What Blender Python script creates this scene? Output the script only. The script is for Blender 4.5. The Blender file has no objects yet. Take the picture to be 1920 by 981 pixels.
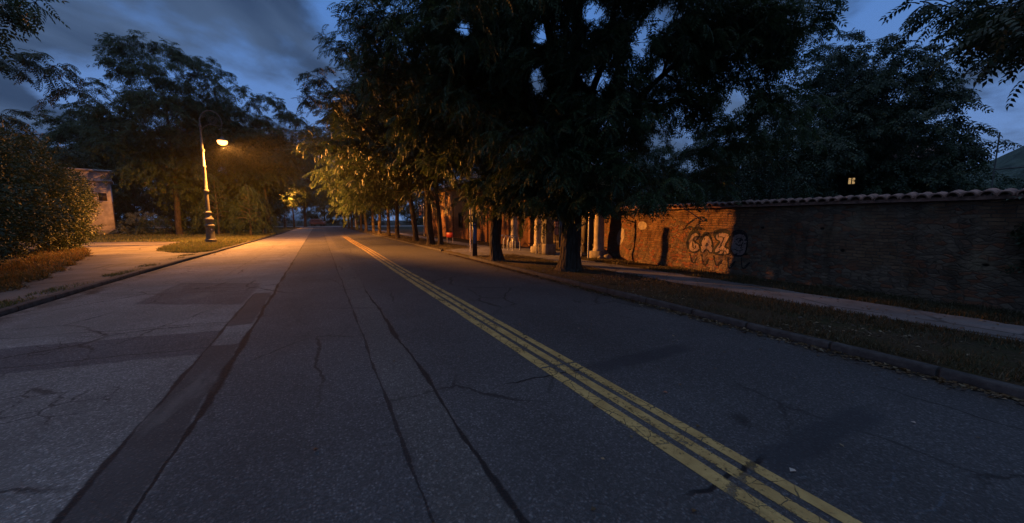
import bpy, math, random
import numpy as np
from mathutils import Vector, Matrix
R_ = math.radians
C = bpy.context.scene.collection
sc = bpy.context.scene

# ------------------------------------------------------------------ camera
CAM_H = 1.75
F_PX, HORIZON, VPX, PW, PH = 672.0, 413.0, 597.0, 1920.0, 981.0
PITCH = math.atan((PH / 2 - HORIZON) / F_PX)
_cp, _sp = math.cos(PITCH), math.sin(PITCH)
def _ray0(u, v):
    x = (u - PW / 2) / F_PX; y = -(v - PH / 2) / F_PX
    return np.array([x, _cp + y * _sp, -_sp + y * _cp])
_d = _ray0(VPX, HORIZON)
YAW = math.atan2(_d[0], _d[1])
_c, _s = math.cos(YAW), math.sin(YAW)
def ray(u, v):
    r = _ray0(u, v)
    return np.array([r[0] * _c - r[1] * _s, r[0] * _s + r[1] * _c, r[2]])
def at(u, v, dist):
    """world point on a sight line of the survey photograph, at a horizontal distance"""
    r = ray(u, v); return np.array([0, 0, CAM_H]) + r * (dist / math.hypot(r[0], r[1]))

cam = bpy.data.objects.new('camera', bpy.data.cameras.new('camera'))
C.objects.link(cam); sc.camera = cam
cam.location = (0, 0, CAM_H)
cam.rotation_euler = (math.pi / 2 - PITCH, 0, YAW)
cam.data.sensor_width = 36
cam.data.lens = F_PX / PW * 36
cam.data.clip_end = 5000; cam.data.clip_start = 0.05

# ------------------------------------------------------------------ render settings
sc.view_settings.view_transform = 'Standard'
sc.view_settings.look = 'None'
sc.view_settings.exposure = 0.0
sc.view_settings.gamma = 1.0
sc.cycles.use_denoising = True
sc.cycles.max_bounces = 6
sc.cycles.diffuse_bounces = 3
sc.cycles.glossy_bounces = 2
sc.cycles.transmission_bounces = 3
sc.cycles.transparent_max_bounces = 8
sc.cycles.caustics_reflective = False
sc.cycles.caustics_refractive = False
sc.cycles.sample_clamp_indirect = 4.0

# ------------------------------------------------------------------ node helpers
class X:
    """a tiny expression wrapper over shader math nodes"""
    nt = None
    def __init__(s, k): s.k = k
    @staticmethod
    def m(op, *a):
        n = X.nt.nodes.new('ShaderNodeMath'); n.operation = op
        for i, q in enumerate(a):
            if isinstance(q, X): X.nt.links.new(q.k, n.inputs[i])
            else: n.inputs[i].default_value = float(q)
        return X(n.outputs[0])
    def __add__(s, o): return X.m('ADD', s, o)
    __radd__ = __add__
    def __sub__(s, o): return X.m('SUBTRACT', s, o)
    def __rsub__(s, o): return X.m('SUBTRACT', o, s)
    def __mul__(s, o): return X.m('MULTIPLY', s, o)
    __rmul__ = __mul__
    def __truediv__(s, o): return X.m('DIVIDE', s, o)
    def abs(s): return X.m('ABSOLUTE', s)
    def pow(s, p): return X.m('POWER', s, p)
    def min(s, o): return X.m('MINIMUM', s, o)
    def max(s, o): return X.m('MAXIMUM', s, o)
    def ss(s, a, b):
        n = X.nt.nodes.new('ShaderNodeMapRange'); n.interpolation_type = 'SMOOTHSTEP'
        X.nt.links.new(s.k, n.inputs[0])
        fl = a > b
        n.inputs[1].default_value = min(a, b); n.inputs[2].default_value = max(a, b)
        n.inputs[3].default_value = 1.0 if fl else 0.0; n.inputs[4].default_value = 0.0 if fl else 1.0
        return X(n.outputs[0])
def band(x, a, b, w): return x.ss(a - w, a + w) * x.ss(b + w, b - w)

class Mat:
    def __init__(s, name):
        s.m = bpy.data.materials.new(name); s.m.use_nodes = True
        s.nt = s.m.node_tree; s.nt.nodes.clear(); X.nt = s.nt
        s.out = s.new('ShaderNodeOutputMaterial')
    def new(s, t, **kw):
        n = s.nt.nodes.new(t)
        for k, v in kw.items(): setattr(n, k, v)
        return n
    def link(s, a, b): s.nt.links.new(a.k if isinstance(a, X) else a, b)
    def pos(s):
        g = s.new('ShaderNodeNewGeometry'); return g.outputs['Position']
    def obj(s):
        g = s.new('ShaderNodeTexCoord'); return g.outputs['Object']
    def xyz(s, v):
        n = s.new('ShaderNodeSeparateXYZ'); s.link(v, n.inputs[0]); return [X(o) for o in n.outputs]
    def comb(s, x, y, z):
        n = s.new('ShaderNodeCombineXYZ')
        for i, q in enumerate((x, y, z)):
            if isinstance(q, X): s.link(q, n.inputs[i])
            else: n.inputs[i].default_value = q
        return n.outputs[0]
    def noise(s, v, scale, detail=4, rough=0.55, color=False, dist=0.0):
        n = s.new('ShaderNodeTexNoise'); s.link(v, n.inputs['Vector'])
        n.inputs['Scale'].default_value = scale; n.inputs['Detail'].default_value = detail
        n.inputs['Roughness'].default_value = rough; n.inputs['Distortion'].default_value = dist
        return n.outputs['Color'] if color else X(n.outputs[0])
    def voronoi(s, v, scale, feature='F1', out='Distance'):
        n = s.new('ShaderNodeTexVoronoi'); n.feature = feature; s.link(v, n.inputs['Vector'])
        n.inputs['Scale'].default_value = scale
        return X(n.outputs[out]) if out != 'Color' else n.outputs['Color']
    def mix(s, f, a, b, mode='MIX'):
        n = s.new('ShaderNodeMix', data_type='RGBA', blend_type=mode)
        def put(q, i):
            if isinstance(q, (tuple, list)): n.inputs[i].default_value = (*q[:3], 1)
            else: s.link(q, n.inputs[i])
        if isinstance(f, (int, float)): n.inputs[0].default_value = f
        else: s.link(f, n.inputs[0])
        put(a, 6); put(b, 7)
        return n.outputs[2]
    def scale(s, col, f):
        n = s.new('ShaderNodeVectorMath', operation='SCALE'); s.link(col, n.inputs[0])
        if isinstance(f, (int, float)): n.inputs['Scale'].default_value = f
        else: s.link(f, n.inputs['Scale'])
        return n.outputs[0]
    def bump(s, h, strength=0.3, dist=0.01):
        n = s.new('ShaderNodeBump'); s.link(h, n.inputs['Height'])
        n.inputs['Strength'].default_value = strength; n.inputs['Distance'].default_value = dist
        return n.outputs[0]
    def bsdf(s, col, rough=0.8, bump=None, metal=0.0, spec=None, finish=True):
        b = s.new('ShaderNodeBsdfPrincipled')
        if isinstance(col, (tuple, list)): b.inputs['Base Color'].default_value = (*col[:3], 1)
        else: s.link(col, b.inputs['Base Color'])
        if isinstance(rough, (int, float)): b.inputs['Roughness'].default_value = rough
        else: s.link(rough, b.inputs['Roughness'])
        b.inputs['Metallic'].default_value = metal
        if spec is not None: b.inputs['Specular IOR Level'].default_value = spec
        if bump is not None: s.link(bump, b.inputs['Normal'])
        if finish: s.link(b.outputs[0], s.out.inputs[0])
        return b

# ------------------------------------------------------------------ world: dusk sky with drifting cloud
SUN_EL, SUN_AZ = R_(-2.5), R_(205)
world = bpy.data.worlds.new("World"); sc.world = world; world.use_nodes = True
nt = world.node_tree; nt.nodes.clear(); X.nt = nt
class WM(Mat):
    def __init__(s): s.nt = nt
w = WM()
wout = w.new('ShaderNodeOutputWorld'); bg = w.new('ShaderNodeBackground')
w.link(bg.outputs[0], wout.inputs[0])
sky = w.new('ShaderNodeTexSky', sky_type='NISHITA'); sky.sun_disc = False
sky.sun_elevation = SUN_EL; sky.sun_rotation = SUN_AZ
sky.ozone_density = 3.0; sky.dust_density = 0.6
tc = w.new('ShaderNodeTexCoord').outputs['Generated']
dx0, dy0, dz = w.xyz(tc)
CLOUD_TURN = R_(-40)                                   # which way the cloud bank lies
dx, dy = dx0 * math.cos(CLOUD_TURN) - dy0 * math.sin(CLOUD_TURN), dx0 * math.sin(CLOUD_TURN) + dy0 * math.cos(CLOUD_TURN)
dzc = dz.max(0.0) + 0.30
px_, py_ = dx / dzc, dy / dzc
cl = w.comb(px_ * 1.25, py_ * 1.25, 12.7)
n1 = w.noise(cl, 1.25, 7, 0.52, dist=0.12)
n2 = w.noise(w.comb(px_ * 0.45, py_ * 1.1, 7.7), 2.6, 4, 0.55, dist=0.4)
dens = (n1 * 0.93 + n2 * 0.07).ss(0.435, 0.545)
lowf = w.noise(cl, 0.5, 2, 0.5)
skycol = w.mix(1.0, sky.outputs[0], (1.0, 1.0, 1.0), 'MULTIPLY')
clear = w.mix(dz.ss(0.0, 0.5), (0.155, 0.275, 0.56), (0.085, 0.215, 0.55))
cloud = w.mix(n2.ss(0.35, 0.7), (0.028, 0.055, 0.118), (0.080, 0.135, 0.250))
both = w.mix(dens, clear, cloud)
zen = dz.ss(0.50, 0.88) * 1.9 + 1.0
both = w.mix(dz.ss(0.5, 0.85) * 0.75, both, (0.125, 0.155, 0.215))   # unseen sky overhead greyed and brightened, added as fill for the ground
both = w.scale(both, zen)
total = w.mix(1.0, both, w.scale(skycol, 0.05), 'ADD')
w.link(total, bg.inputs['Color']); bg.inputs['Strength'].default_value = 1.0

# the last of the west light: one very weak, very soft sun
sun = bpy.data.objects.new('sun', bpy.data.lights.new('sun', 'SUN')); C.objects.link(sun)
sun.data.energy = 0.05; sun.data.angle = R_(40); sun.data.color = (0.60, 0.78, 1.0)
sun.rotation_euler = (R_(38), 0, R_(-25))

# ------------------------------------------------------------------ object helpers
def tag(o, label=None, cat=None, group=None, kind=None):
    if label: o['label'] = label
    if cat: o['category'] = cat
    if group: o['group'] = group
    if kind: o['kind'] = kind
    return o
def thing(name, label, cat, loc=(0, 0, 0), rz=0.0, group=None):
    o = bpy.data.objects.new(name, None); C.objects.link(o)
    o.empty_display_size = 0.2
    o.location = loc; o.rotation_euler = (0, 0, rz)
    return tag(o, label, cat, group)
def mesh_np(name, V, Fq=None, Ft=None, smooth=False):
    """mesh from numpy arrays: quads and/or triangles"""
    me = bpy.data.meshes.new(name)
    V = np.asarray(V, np.float32); me.vertices.add(len(V)); me.vertices.foreach_set('co', V.ravel())
    loops, tot = [], []
    if Fq is not None and len(Fq): loops.append(np.asarray(Fq, np.int32).ravel()); tot.append(np.full(len(Fq), 4, np.int32))
    if Ft is not None and len(Ft): loops.append(np.asarray(Ft, np.int32).ravel()); tot.append(np.full(len(Ft), 3, np.int32))
    li = np.concatenate(loops); lt = np.concatenate(tot)
    me.loops.add(len(li)); me.loops.foreach_set('vertex_index', li)
    me.polygons.add(len(lt))
    me.polygons.foreach_set('loop_start', np.concatenate([[0], np.cumsum(lt)[:-1]]).astype(np.int32))
    me.polygons.foreach_set('loop_total', lt)
    if smooth: me.polygons.foreach_set('use_smooth', np.ones(len(lt), bool))
    me.update(calc_edges=True); me.validate()
    return me
def obj(name, me, mat, parent=None):
    o = bpy.data.objects.new(name, me); C.objects.link(o)
    if mat is not None and not me.materials: me.materials.append(mat)
    if parent is not None: o.parent = parent
    return o
class MB:
    """collects shapes into one mesh"""
    def __init__(s): s.V, s.Q, s.T, s.n = [], [], [], 0
    def add(s, V, Q=(), T=()):
        V = np.asarray(V, float); s.V.append(V)
        if len(Q): s.Q.append(np.asarray(Q, int) + s.n)
        if len(T): s.T.append(np.asarray(T, int) + s.n)
        s.n += len(V)
    def box(s, c, size, rz=0.0, bevel=0.0):
        hx, hy, hz = [q / 2 for q in size]
        b = min(bevel, hx * .9, hy * .9, hz * .9)
        if b <= 0:
            V = np.array([(x, y, z) for z in (-hz, hz) for x, y in ((-hx, -hy), (hx, -hy), (hx, hy), (-hx, hy))])
            Q = [(3, 2, 1, 0), (4, 5, 6, 7), (0, 1, 5, 4), (1, 2, 6, 5), (2, 3, 7, 6), (3, 0, 4, 7)]; T = []
        else:
            rings = []
            def ring(ix, iy, z):
                k = b
                return [(-ix + k, -iy, z), (ix - k, -iy, z), (ix, -iy + k, z), (ix, iy - k, z), (ix - k, iy, z), (-ix + k, iy, z), (-ix, iy - k, z), (-ix, -iy + k, z)]
            V = ring(hx - b, hy - b, -hz) + ring(hx, hy, -hz + b) + ring(hx, hy, hz - b) + ring(hx - b, hy - b, hz)
            V = np.array(V); Q = []; T = []
            for r in range(3):
                for i in range(8): Q.append((r * 8 + i, r * 8 + (i + 1) % 8, r * 8 + 8 + (i + 1) % 8, r * 8 + 8 + i))
            for o_, f in ((0, -1), (24, 1)):
                q = [(0, 1, 2, 7), (7, 2, 3, 6), (6, 3, 4, 5)]
                for a in q: Q.append(tuple(o_ + i for i in (a if f > 0 else a[::-1])))
        c_, s_ = math.cos(rz), math.sin(rz)
        V = np.column_stack([V[:, 0] * c_ - V[:, 1] * s_, V[:, 0] * s_ + V[:, 1] * c_, V[:, 2]]) + np.array(c)
        s.add(V, Q, T)
    def lathe(s, prof, c=(0, 0, 0), n=20, cap=True):
        prof = np.array(prof, float); a = np.arange(n) * 2 * math.pi / n
        V = np.concatenate([np.column_stack([r * np.cos(a) + c[0], r * np.sin(a) + c[1], np.full(n, z + c[2])]) for r, z in prof])
        Q = [(k * n + i, k * n + (i + 1) % n, (k + 1) * n + (i + 1) % n, (k + 1) * n + i) for k in range(len(prof) - 1) for i in range(n)]
        T = []
        if cap:
            m = len(V); V = np.vstack([V, [[c[0], c[1], c[2] + prof[0][1]], [c[0], c[1], c[2] + prof[-1][1]]]])
            L = (len(prof) - 1) * n
            T = [(m, (i + 1) % n, i) for i in range(n)] + [(m + 1, L + i, L + (i + 1) % n) for i in range(n)]
        s.add(V, Q, T)
    def tube(s, P, r, n=8, cap=True):
        P = np.array(P, float); k = len(P); r = np.full(k, r) if np.isscalar(r) else np.array(r, float)
        t = np.gradient(P, axis=0); t /= np.linalg.norm(t, axis=1)[:, None] + 1e-9
        ref = np.array([0, 0, 1.0]) if abs(t[0][2]) < 0.9 else np.array([1.0, 0, 0])
        a = np.arange(n) * 2 * math.pi / n; V = []
        u = np.cross(t[0], ref); u /= np.linalg.norm(u)
        for i in range(k):
            u = u - t[i] * np.dot(u, t[i]); u /= np.linalg.norm(u) + 1e-9
            w_ = np.cross(t[i], u)
            V.append(P[i] + r[i] * (np.outer(np.cos(a), u) + np.outer(np.sin(a), w_)))
        V = np.concatenate(V)
        Q = [(j * n + i, j * n + (i + 1) % n, (j + 1) * n + (i + 1) % n, (j + 1) * n + i) for j in range(k - 1) for i in range(n)]
        T = []
        if cap:
            m = len(V); V = np.vstack([V, P[0], P[-1]]); L = (k - 1) * n
            T = [(m, (i + 1) % n, i) for i in range(n)] + [(m + 1, L + i, L + (i + 1) % n) for i in range(n)]
        s.add(V, Q, T)
    def build(s, name, mat, parent=None, smooth=False):
        V = np.concatenate(s.V)
        me = mesh_np(name, V, np.concatenate(s.Q) if s.Q else None, np.concatenate(s.T) if s.T else None, smooth)
        if smooth:
            try: me.set_sharp_from_angle(angle=R_(40))
            except Exception: pass
        return obj(name, me, mat, parent)
def copy_tree(o, parent=None):
    c = o.copy(); C.objects.link(c)
    if parent is not None: c.parent = parent
    for ch in list(o.children): copy_tree(ch, c)
    return c
def fnoise(p, seed=0, octaves=4):
    """cheap smooth pseudo-noise for geometry, p (n,k)"""
    r = np.random.RandomState(seed); out = np.zeros(len(p)); amp, fr = 1.0, 1.0
    for _ in range(octaves):
        for _ in range(3):
            k = r.normal(size=p.shape[1]) * fr; out += amp / 3 * np.sin(p @ k + r.uniform(0, 6.28))
        amp *= .55; fr *= 2.1
    return out

# ------------------------------------------------------------------ materials
def mat_simple(name, col, rough=0.7, metal=0.0, nscale=6.0, namt=0.25, bump=0.15, bscale=40.0):
    m = Mat(name); p = m.obj()
    n = m.noise(p, nscale, 5, 0.6)
    c = m.mix(n.ss(0.3, 0.75), tuple(q * (1 - namt) for q in col), tuple(min(1, q * (1 + namt)) for q in col))
    m.bsdf(c, rough, m.bump(m.noise(p, bscale, 3), bump, 0.01), metal)
    return m.m

def mat_asphalt():
    m = Mat('asphalt'); P = m.pos(); x, y, z = m.xyz(P)
    wob = (m.noise(P, 1.3, 4, 0.6) - 0.5) * 0.16
    fine = (m.noise(P, 9.0, 3, 0.6) - 0.5) * 0.05
    xw = x + wob + fine; yw = y + wob * 1.5 + fine
    big = m.noise(P, 0.35, 4, 0.6); mid = m.noise(P, 2.2, 5, 0.65)
    # aggregate: stones of two sizes, rubbed pale on top
    v1 = m.voronoi(P, 44.0); cellr = m.voronoi(P, 44.0, out='Color')
    cr = m.xyz(cellr)[0]
    stone = v1.ss(0.60, 0.15) * cr.ss(0.15, 0.95)
    worm = 1.0 - (m.noise(P, 24.0, 2, 0.6, dist=0.6) - 0.5).abs() * 16.0
    worm = worm.max(0.0)
    blot = m.noise(P, 1.1, 6, 0.7).ss(0.40, 0.62)
    coarse = m.noise(P, 34.0, 3, 0.7).ss(0.50, 0.66)
    left = xw.ss(-1.02, -1.10)
    right = xw.ss(2.55, 2.9)
    ctr = (0.047, 0.047, 0.048)
    base = m.mix(left, ctr, (0.092, 0.086, 0.080))
    base = m.mix(right, base, (0.040, 0.041, 0.043))
    lane = band(xw, 0.52, 0.98, 0.03)
    base = m.mix(lane * 0.5, base, (0.068, 0.064, 0.058))
    # repairs in the old strip
    patchA = band(yw - (x + 4.0) * (-0.16), 6.35, 7.5, 0.04) * xw.ss(-1.40, -1.46)
    tri = band(yw - (x + 2.0) * (-0.55), 9.4, 12.3, 0.05) * band(xw, -3.5, -1.5, 0.05)
    far = band(yw, 17.5, 19.0, 0.05) * band(xw, -4.6, -2.0, 0.05)
    base = m.mix((patchA + tri * 0.9 + far * 0.5).min(1.0) * 0.95, base, (0.040, 0.040, 0.042))
    trench = band(xw, -1.46, -1.08, 0.02) * (yw.ss(6.28, 6.22) + band(yw, 7.35, 10.4, 0.04)).min(1.0)
    base = m.mix(trench, base, (0.036, 0.035, 0.035))
    diag = (band(yw - (x - 2.8) * (-0.03), 3.0, 3.28, 0.05) * band(xw, 2.8, 4.4, 0.15)
            + band(yw - (x - 2.8) * (-0.03), 1.12, 1.38, 0.05) * band(xw, 2.7, 4.4, 0.15)).min(1.0)
    base = m.mix(diag * 0.8, base, (0.024, 0.026, 0.030))
    # wear and oil
    base = m.mix(big.ss(0.35, 0.7) * 0.7, base, m.scale(base, 1.5))
    track = band(xw, -0.75, -0.15, 0.2).max(band(xw, 1.25, 1.8, 0.2)).max(band(xw, 3.2, 3.8, 0.2)).max(band(xw, -3.4, -2.8, 0.25))
    base = m.mix(track * 0.28, base, m.scale(base, 0.72))
    grit = m.noise(P, 5.0, 6, 0.75).ss(0.52, 0.68)
    base = m.mix(grit * 0.30, base, m.scale(base, 1.5))
    kd = (5.95 - x).ss(0.5, 0.05).max((x + 5.1).ss(0.45, 0.05)) * m.noise(P, 2.5, 5, 0.7).ss(0.38, 0.55)
    base = m.mix(kd * 0.7, base, (0.030, 0.024, 0.017))
    base = m.mix(mid.ss(0.55, 0.8) * 0.35, base, m.scale(base, 0.6))
    smoothp = (trench * 0.8 + diag * 0.7).min(1.0)
    base = m.mix(stone * (1.0 - smoothp * 0.7), base, m.scale(base, 2.1))
    base = m.mix(worm * 0.75 * (1.0 - smoothp), base, m.scale(base, 1.9))
    base = m.mix(blot * left * 0.5, base, m.scale(base, 1.45))
    base = m.mix(coarse * 0.30 * (1.0 - smoothp), base, m.scale(base, 0.45))
    oil = m.voronoi(m.comb(x * 1.0, y * 0.55, 0.0), 0.9).ss(0.13, 0.05) * m.noise(P, 3.0).ss(0.5, 0.6)
    base = m.mix(oil * 0.7, base, (0.012, 0.012, 0.012))
    # cracks and joints
    def crack(c, w_, amp, sc_, seed, strength, gate=None):
        o = (m.noise(m.comb(seed, y * 1.0, 0.0), sc_, 4, 0.62) - 0.5) * amp
        th = m.noise(m.comb(seed + 3.0, y * 1.0, 0.0), 1.1, 3).ss(0.35, 0.72) * w_ + w_ * 0.25
        d = (x - c - o + fine * 0.4).abs()
        r = (1.0 - X.m('DIVIDE', d, th)).ss(0.0, 0.6) * strength
        return r if gate is None else r * gate
    def cross(c, slope, w_, x0, x1, seed, s_):
        o = (m.noise(m.comb(x, seed, 0.0), 1.2, 4, 0.65) - 0.5) * 0.35
        d = (y - c - (x * slope) - o).abs()
        return (1.0 - d / w_).ss(0.0, 0.6) * band(x, x0, x1, 0.1) * s_
    cr_ = crack(-1.05, 0.060, 0.16, 0.55, 2.0, 1.0)
    cr_ = cr_.max(crack(-1.45, 0.035, 0.12, 0.7, 5.0, 0.9, y.ss(10.4, 10.0)))
    cr_ = cr_.max(crack(0.50, 0.028, 0.10, 0.5, 9.0, 0.8))
    cr_ = cr_.max(crack(0.96, 0.045, 0.14, 0.6, 12.0, 0.95, y.ss(11.0, 9.0)))
    cr_ = cr_.max(crack(-2.7, 0.030, 0.2, 0.4, 15.0, 0.6, y.ss(13.0, 15.0)))
    for a in ((3.45, -0.1, 0.02, 1.7, 2.75, 20.0, 1.0), (1.22, 0.03, 0.025, 2.0, 2.8, 22.0, 1.0), (15.0, -0.6, 0.03, -2.0, -0.6, 24.0, 0.7),
              (22.0, 0.1, 0.05, -4.5, 0.5, 26.0, 0.7), (29.0, -0.05, 0.06, -4.5, 1.9, 28.0, 0.7), (7.4, -0.17, 0.02, -5.2, -1.4, 30.0, 0.7), (6.0, -0.14, 0.018, -5.2, -1.4, 31.0, 0.7),
              (12.4, -0.1, 0.02, -4.6, -1.2, 33.0, 0.6), (10.4, -0.3, 0.018, -4.6, -1.2, 36.0, 0.6)):
        cr_ = cr_.max(cross(*a))
    base = m.mix(cr_.min(1.0), base, (0.009, 0.009, 0.010))
    web = m.voronoi(m.comb(x + wob * 2.5, y * 0.8 + fine * 3.0, 0.0), 0.62, 'DISTANCE_TO_EDGE').ss(0.016, 0.003) * m.noise(P, 0.33, 2).ss(0.47, 0.56)
    web2 = m.voronoi(m.comb(x + fine * 3.0, y + wob, 3.0), 2.6, 'DISTANCE_TO_EDGE').ss(0.03, 0.006) * m.noise(P, 0.5, 2).ss(0.56, 0.62) * left
    base = m.mix((web * 0.8).max(web2 * 0.7) * (1.0 - smoothp), base, (0.014, 0.014, 0.014))
    lightp = m.noise(m.comb(x * 1.6, y * 0.5, 2.0), 0.8, 5, 0.6).ss(0.52, 0.60)
    base = m.mix(lightp * left * 0.45, base, (0.135, 0.125, 0.112))
    scr = cross(0.62, 0.05, 0.012, 3.0, 3.7, 41.0, 1.0).max(cross(0.80, -0.08, 0.010, 3.05, 3.5, 44.0, 1.0)) * m.noise(P, 14.0).ss(0.45, 0.6)
    base = m.mix(scr * 0.3, base, (0.10, 0.15, 0.2))
    hgt = stone * 0.6 + worm * 0.5 * (1.0 - smoothp) - coarse * 0.5 - cr_ * 0.8 + m.noise(P, 90.0, 2) * 0.6
    rough = 0.86 - stone * 0.12
    m.bsdf(base, rough, m.bump(hgt, 0.7, 0.012), spec=0.28)
    return m.m

def mat_pavement(name, col, scale=1.0):
    m = Mat(name); P = m.pos()
    n = m.noise(P, 0.7, 5, 0.65); f = m.noise(P, 45.0, 3, 0.7); sp = m.voronoi(P, 70.0)
    c = m.mix(n.ss(0.35, 0.68), tuple(q * 0.62 for q in col), tuple(q * 1.25 for q in col))
    c = m.mix(f.ss(0.5, 0.7) * 0.45, c, m.scale(c, 0.5))
    c = m.mix(sp.ss(0.3, 0.1) * 0.4, c, m.scale(c, 1.9))
    x, y, z = m.xyz(P)
    ck = m.voronoi(m.comb(x + f * 0.06, y * 0.55 + f * 0.06, 0.0), 0.55, 'DISTANCE_TO_EDGE').ss(0.018, 0.004) * m.noise(P, 0.4).ss(0.45, 0.55)
    c = m.mix(ck * 0.9, c, (0.012, 0.011, 0.010))
    m.bsdf(c, 0.82, m.bump(f * 0.6 + sp * 0.5 - ck, 0.4, 0.01))
    return m.m

def mat_soil(name, dark, light, green, gscale=1.6):
    m = Mat(name); P = m.pos()
    n = m.noise(P, gscale, 5, 0.65); f = m.noise(P, 28.0, 4, 0.7); big = m.noise(P, 0.45, 3)
    c = m.mix(f.ss(0.35, 0.7), dark, light)
    c = m.mix((n * 0.6 + big * 0.4).ss(0.47, 0.6) * 0.85, c, green)
    v = m.voronoi(P, 22.0)
    c = m.mix(v.ss(0.2, 0.05) * f.ss(0.55, 0.65), c, (0.13, 0.085, 0.04))
    m.bsdf(c, 0.95, m.bump(f + n, 0.9, 0.03), spec=0.1)
    return m.m

def mat_leaf(name, dark, light, autumn=(0.10, 0.075, 0.016), trans=0.25, rough=0.55, yellow=0.08):
    m = Mat(name)
    g = m.new('ShaderNodeNewGeometry'); rnd = X(g.outputs['Random Per Island'])
    n = m.noise(m.obj(), 0.55, 3)
    c = m.mix((rnd * 0.55 + n * 0.45).ss(0.25, 0.75), dark, light)
    c = m.mix(rnd.ss(1.0 - yellow * 1.2, 1.0 - yellow * 0.6), c, autumn)
    b = m.bsdf(c, rough, spec=0.35, finish=False)
    t = m.new('ShaderNodeBsdfTranslucent'); m.link(m.scale(c, 1.3), t.inputs[0])
    mx = m.new('ShaderNodeMixShader'); mx.inputs[0].default_value = trans
    m.link(b.outputs[0], mx.inputs[1]); m.link(t.outputs[0], mx.inputs[2]); m.link(mx.outputs[0], m.out.inputs[0])
    return m.m

def mat_bark(name, col):
    m = Mat(name); P = m.obj(); x, y, z = m.xyz(P)
    q = m.comb(x * 9.0, y * 9.0, z * 1.7)
    n = m.noise(q, 1.6, 5, 0.65, dist=0.5); v = m.voronoi(q, 1.1, 'DISTANCE_TO_EDGE')
    c = m.mix(n.ss(0.3, 0.7), tuple(a * 0.45 for a in col), tuple(a * 1.3 for a in col))
    c = m.mix(m.noise(P, 1.1).ss(0.55, 0.75) * 0.5, c, (0.05, 0.06, 0.035))
    m.bsdf(c, 0.95, m.bump(v.ss(0.0, 0.35) + n * 0.5, 0.9, 0.035), spec=0.15)
    return m.m

def mat_stonewall():
    """old mixed rubble and brick masonry"""
    m = Mat('rubble_masonry'); P = m.obj(); x, y, z = m.xyz(P)
    d = m.noise(P, 3.0, 3, 0.6, color=True)
    dxx, dyy, dzz = m.xyz(d)
    q = m.comb((y + (dxx - 0.5) * 0.22) * 1.0, (z + (dyy - 0.5) * 0.09) * 1.0, 0.0)
    br = m.new('ShaderNodeTexBrick'); m.link(q, br.inputs['Vector'])
    br.inputs['Scale'].default_value = 1.0; br.inputs['Brick Width'].default_value = 0.24; br.inputs['Row Height'].default_value = 0.074
    br.inputs['Mortar Size'].default_value = 0.010; br.inputs['Mortar Smooth'].default_value = 0.6; br.offset = 0.47; br.squash = 0.8; br.squash_frequency = 3
    br.inputs['Color1'].default_value = (0, 0, 0, 1); br.inputs['Color2'].default_value = (1, 1, 1, 1); br.inputs['Mortar'].default_value = (0.5, 0.5, 0.5, 1)
    mort = X(br.outputs['Fac'])
    q2 = m.comb((y + (dxx - 0.5) * 0.12) * 6.5, (z + (dyy - 0.5) * 0.10) * 13.5, 0.0)
    sv = m.voronoi(q2, 1.0, 'DISTANCE_TO_EDGE'); sc_ = m.xyz(m.voronoi(q2, 1.0, out='Color'))
    rub = (m.noise(P, 0.8, 3) + (1.2 - z) * 0.12).ss(0.41, 0.53)
    bcol = m.mix(X(br.outputs['Color']), (0.155, 0.080, 0.045), (0.27, 0.155, 0.085))
    bcol = m.mix(m.noise(P, 7.0, 4).ss(0.5, 0.7) * 0.6, bcol, (0.13, 0.085, 0.06))
    scol = m.mix(sc_[0], (0.13, 0.088, 0.06), (0.24, 0.165, 0.11))
    scol = m.mix(sc_[1].ss(0.65, 0.8), scol, (0.24, 0.10, 0.055))
    mo_b = mort; mo_s = sv.ss(0.12, 0.0) * 0.6
    col = m.mix(rub, bcol, scol)
    mo = (mo_b * (1.0 - rub) + mo_s * rub).min(1.0)
    col = m.mix(mo, col, (0.105, 0.082, 0.062))
    big = m.noise(P, 0.9, 5, 0.65)
    col = m.mix(big.ss(0.56, 0.72) * 0.55, col, (0.30, 0.22, 0.13))          # remains of render
    stain = m.noise(m.comb(x, y * 1.6, z * 0.35), 1.5, 4)
    col = m.mix(stain.ss(0.5, 0.72) * 0.7, col, m.scale(col, 0.42))
    hole = m.voronoi(m.comb(y * 1.0, z * 1.4, 0.0), 2.6).ss(0.16, 0.08) * m.noise(P, 1.9).ss(0.5, 0.6)
    col = m.mix(hole, col, (0.02, 0.017, 0.014))
    h = (1.0 - mo) * 0.8 + m.noise(P, 26.0, 4, 0.7) * 0.9 + (sc_[2] * rub) * 0.7 - hole * 1.5
    m.bsdf(col, 0.93, m.bump(h, 0.9, 0.035), spec=0.15)
    return m.m

def mat_brick(name):
    m = Mat(name); P = m.obj(); x, y, z = m.xyz(P)
    br = m.new('ShaderNodeTexBrick'); m.link(m.comb(y + x, z, 0.0), br.inputs['Vector'])
    br.inputs['Scale'].default_value = 1.0; br.inputs['Brick Width'].default_value = 0.26; br.inputs['Row Height'].default_value = 0.075
    br.inputs['Mortar Size'].default_value = 0.009
    br.inputs['Color1'].default_value = (0.22, 0.09, 0.05, 1); br.inputs['Color2'].default_value = (0.31, 0.15, 0.085, 1); br.inputs['Mortar'].default_value = (0.20, 0.16, 0.12, 1)
    n = m.noise(P, 0.9, 5, 0.65)
    plaster = (z + (n - 0.5) * 1.6).ss(1.7, 2.1)
    c = m.mix(plaster * 0.85, br.outputs['Color'], (0.36, 0.235, 0.115))
    c = m.mix(m.noise(m.comb(x, y * 1.5, z * 0.4), 1.3, 5).ss(0.5, 0.75) * 0.6, c, m.scale(c, 0.5))
    m.bsdf(c, 0.9, m.bump(X(br.outputs['Fac']) * -0.6 + m.noise(P, 30.0, 4) * 0.6, 0.5, 0.015), spec=0.2)
    return m.m

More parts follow.
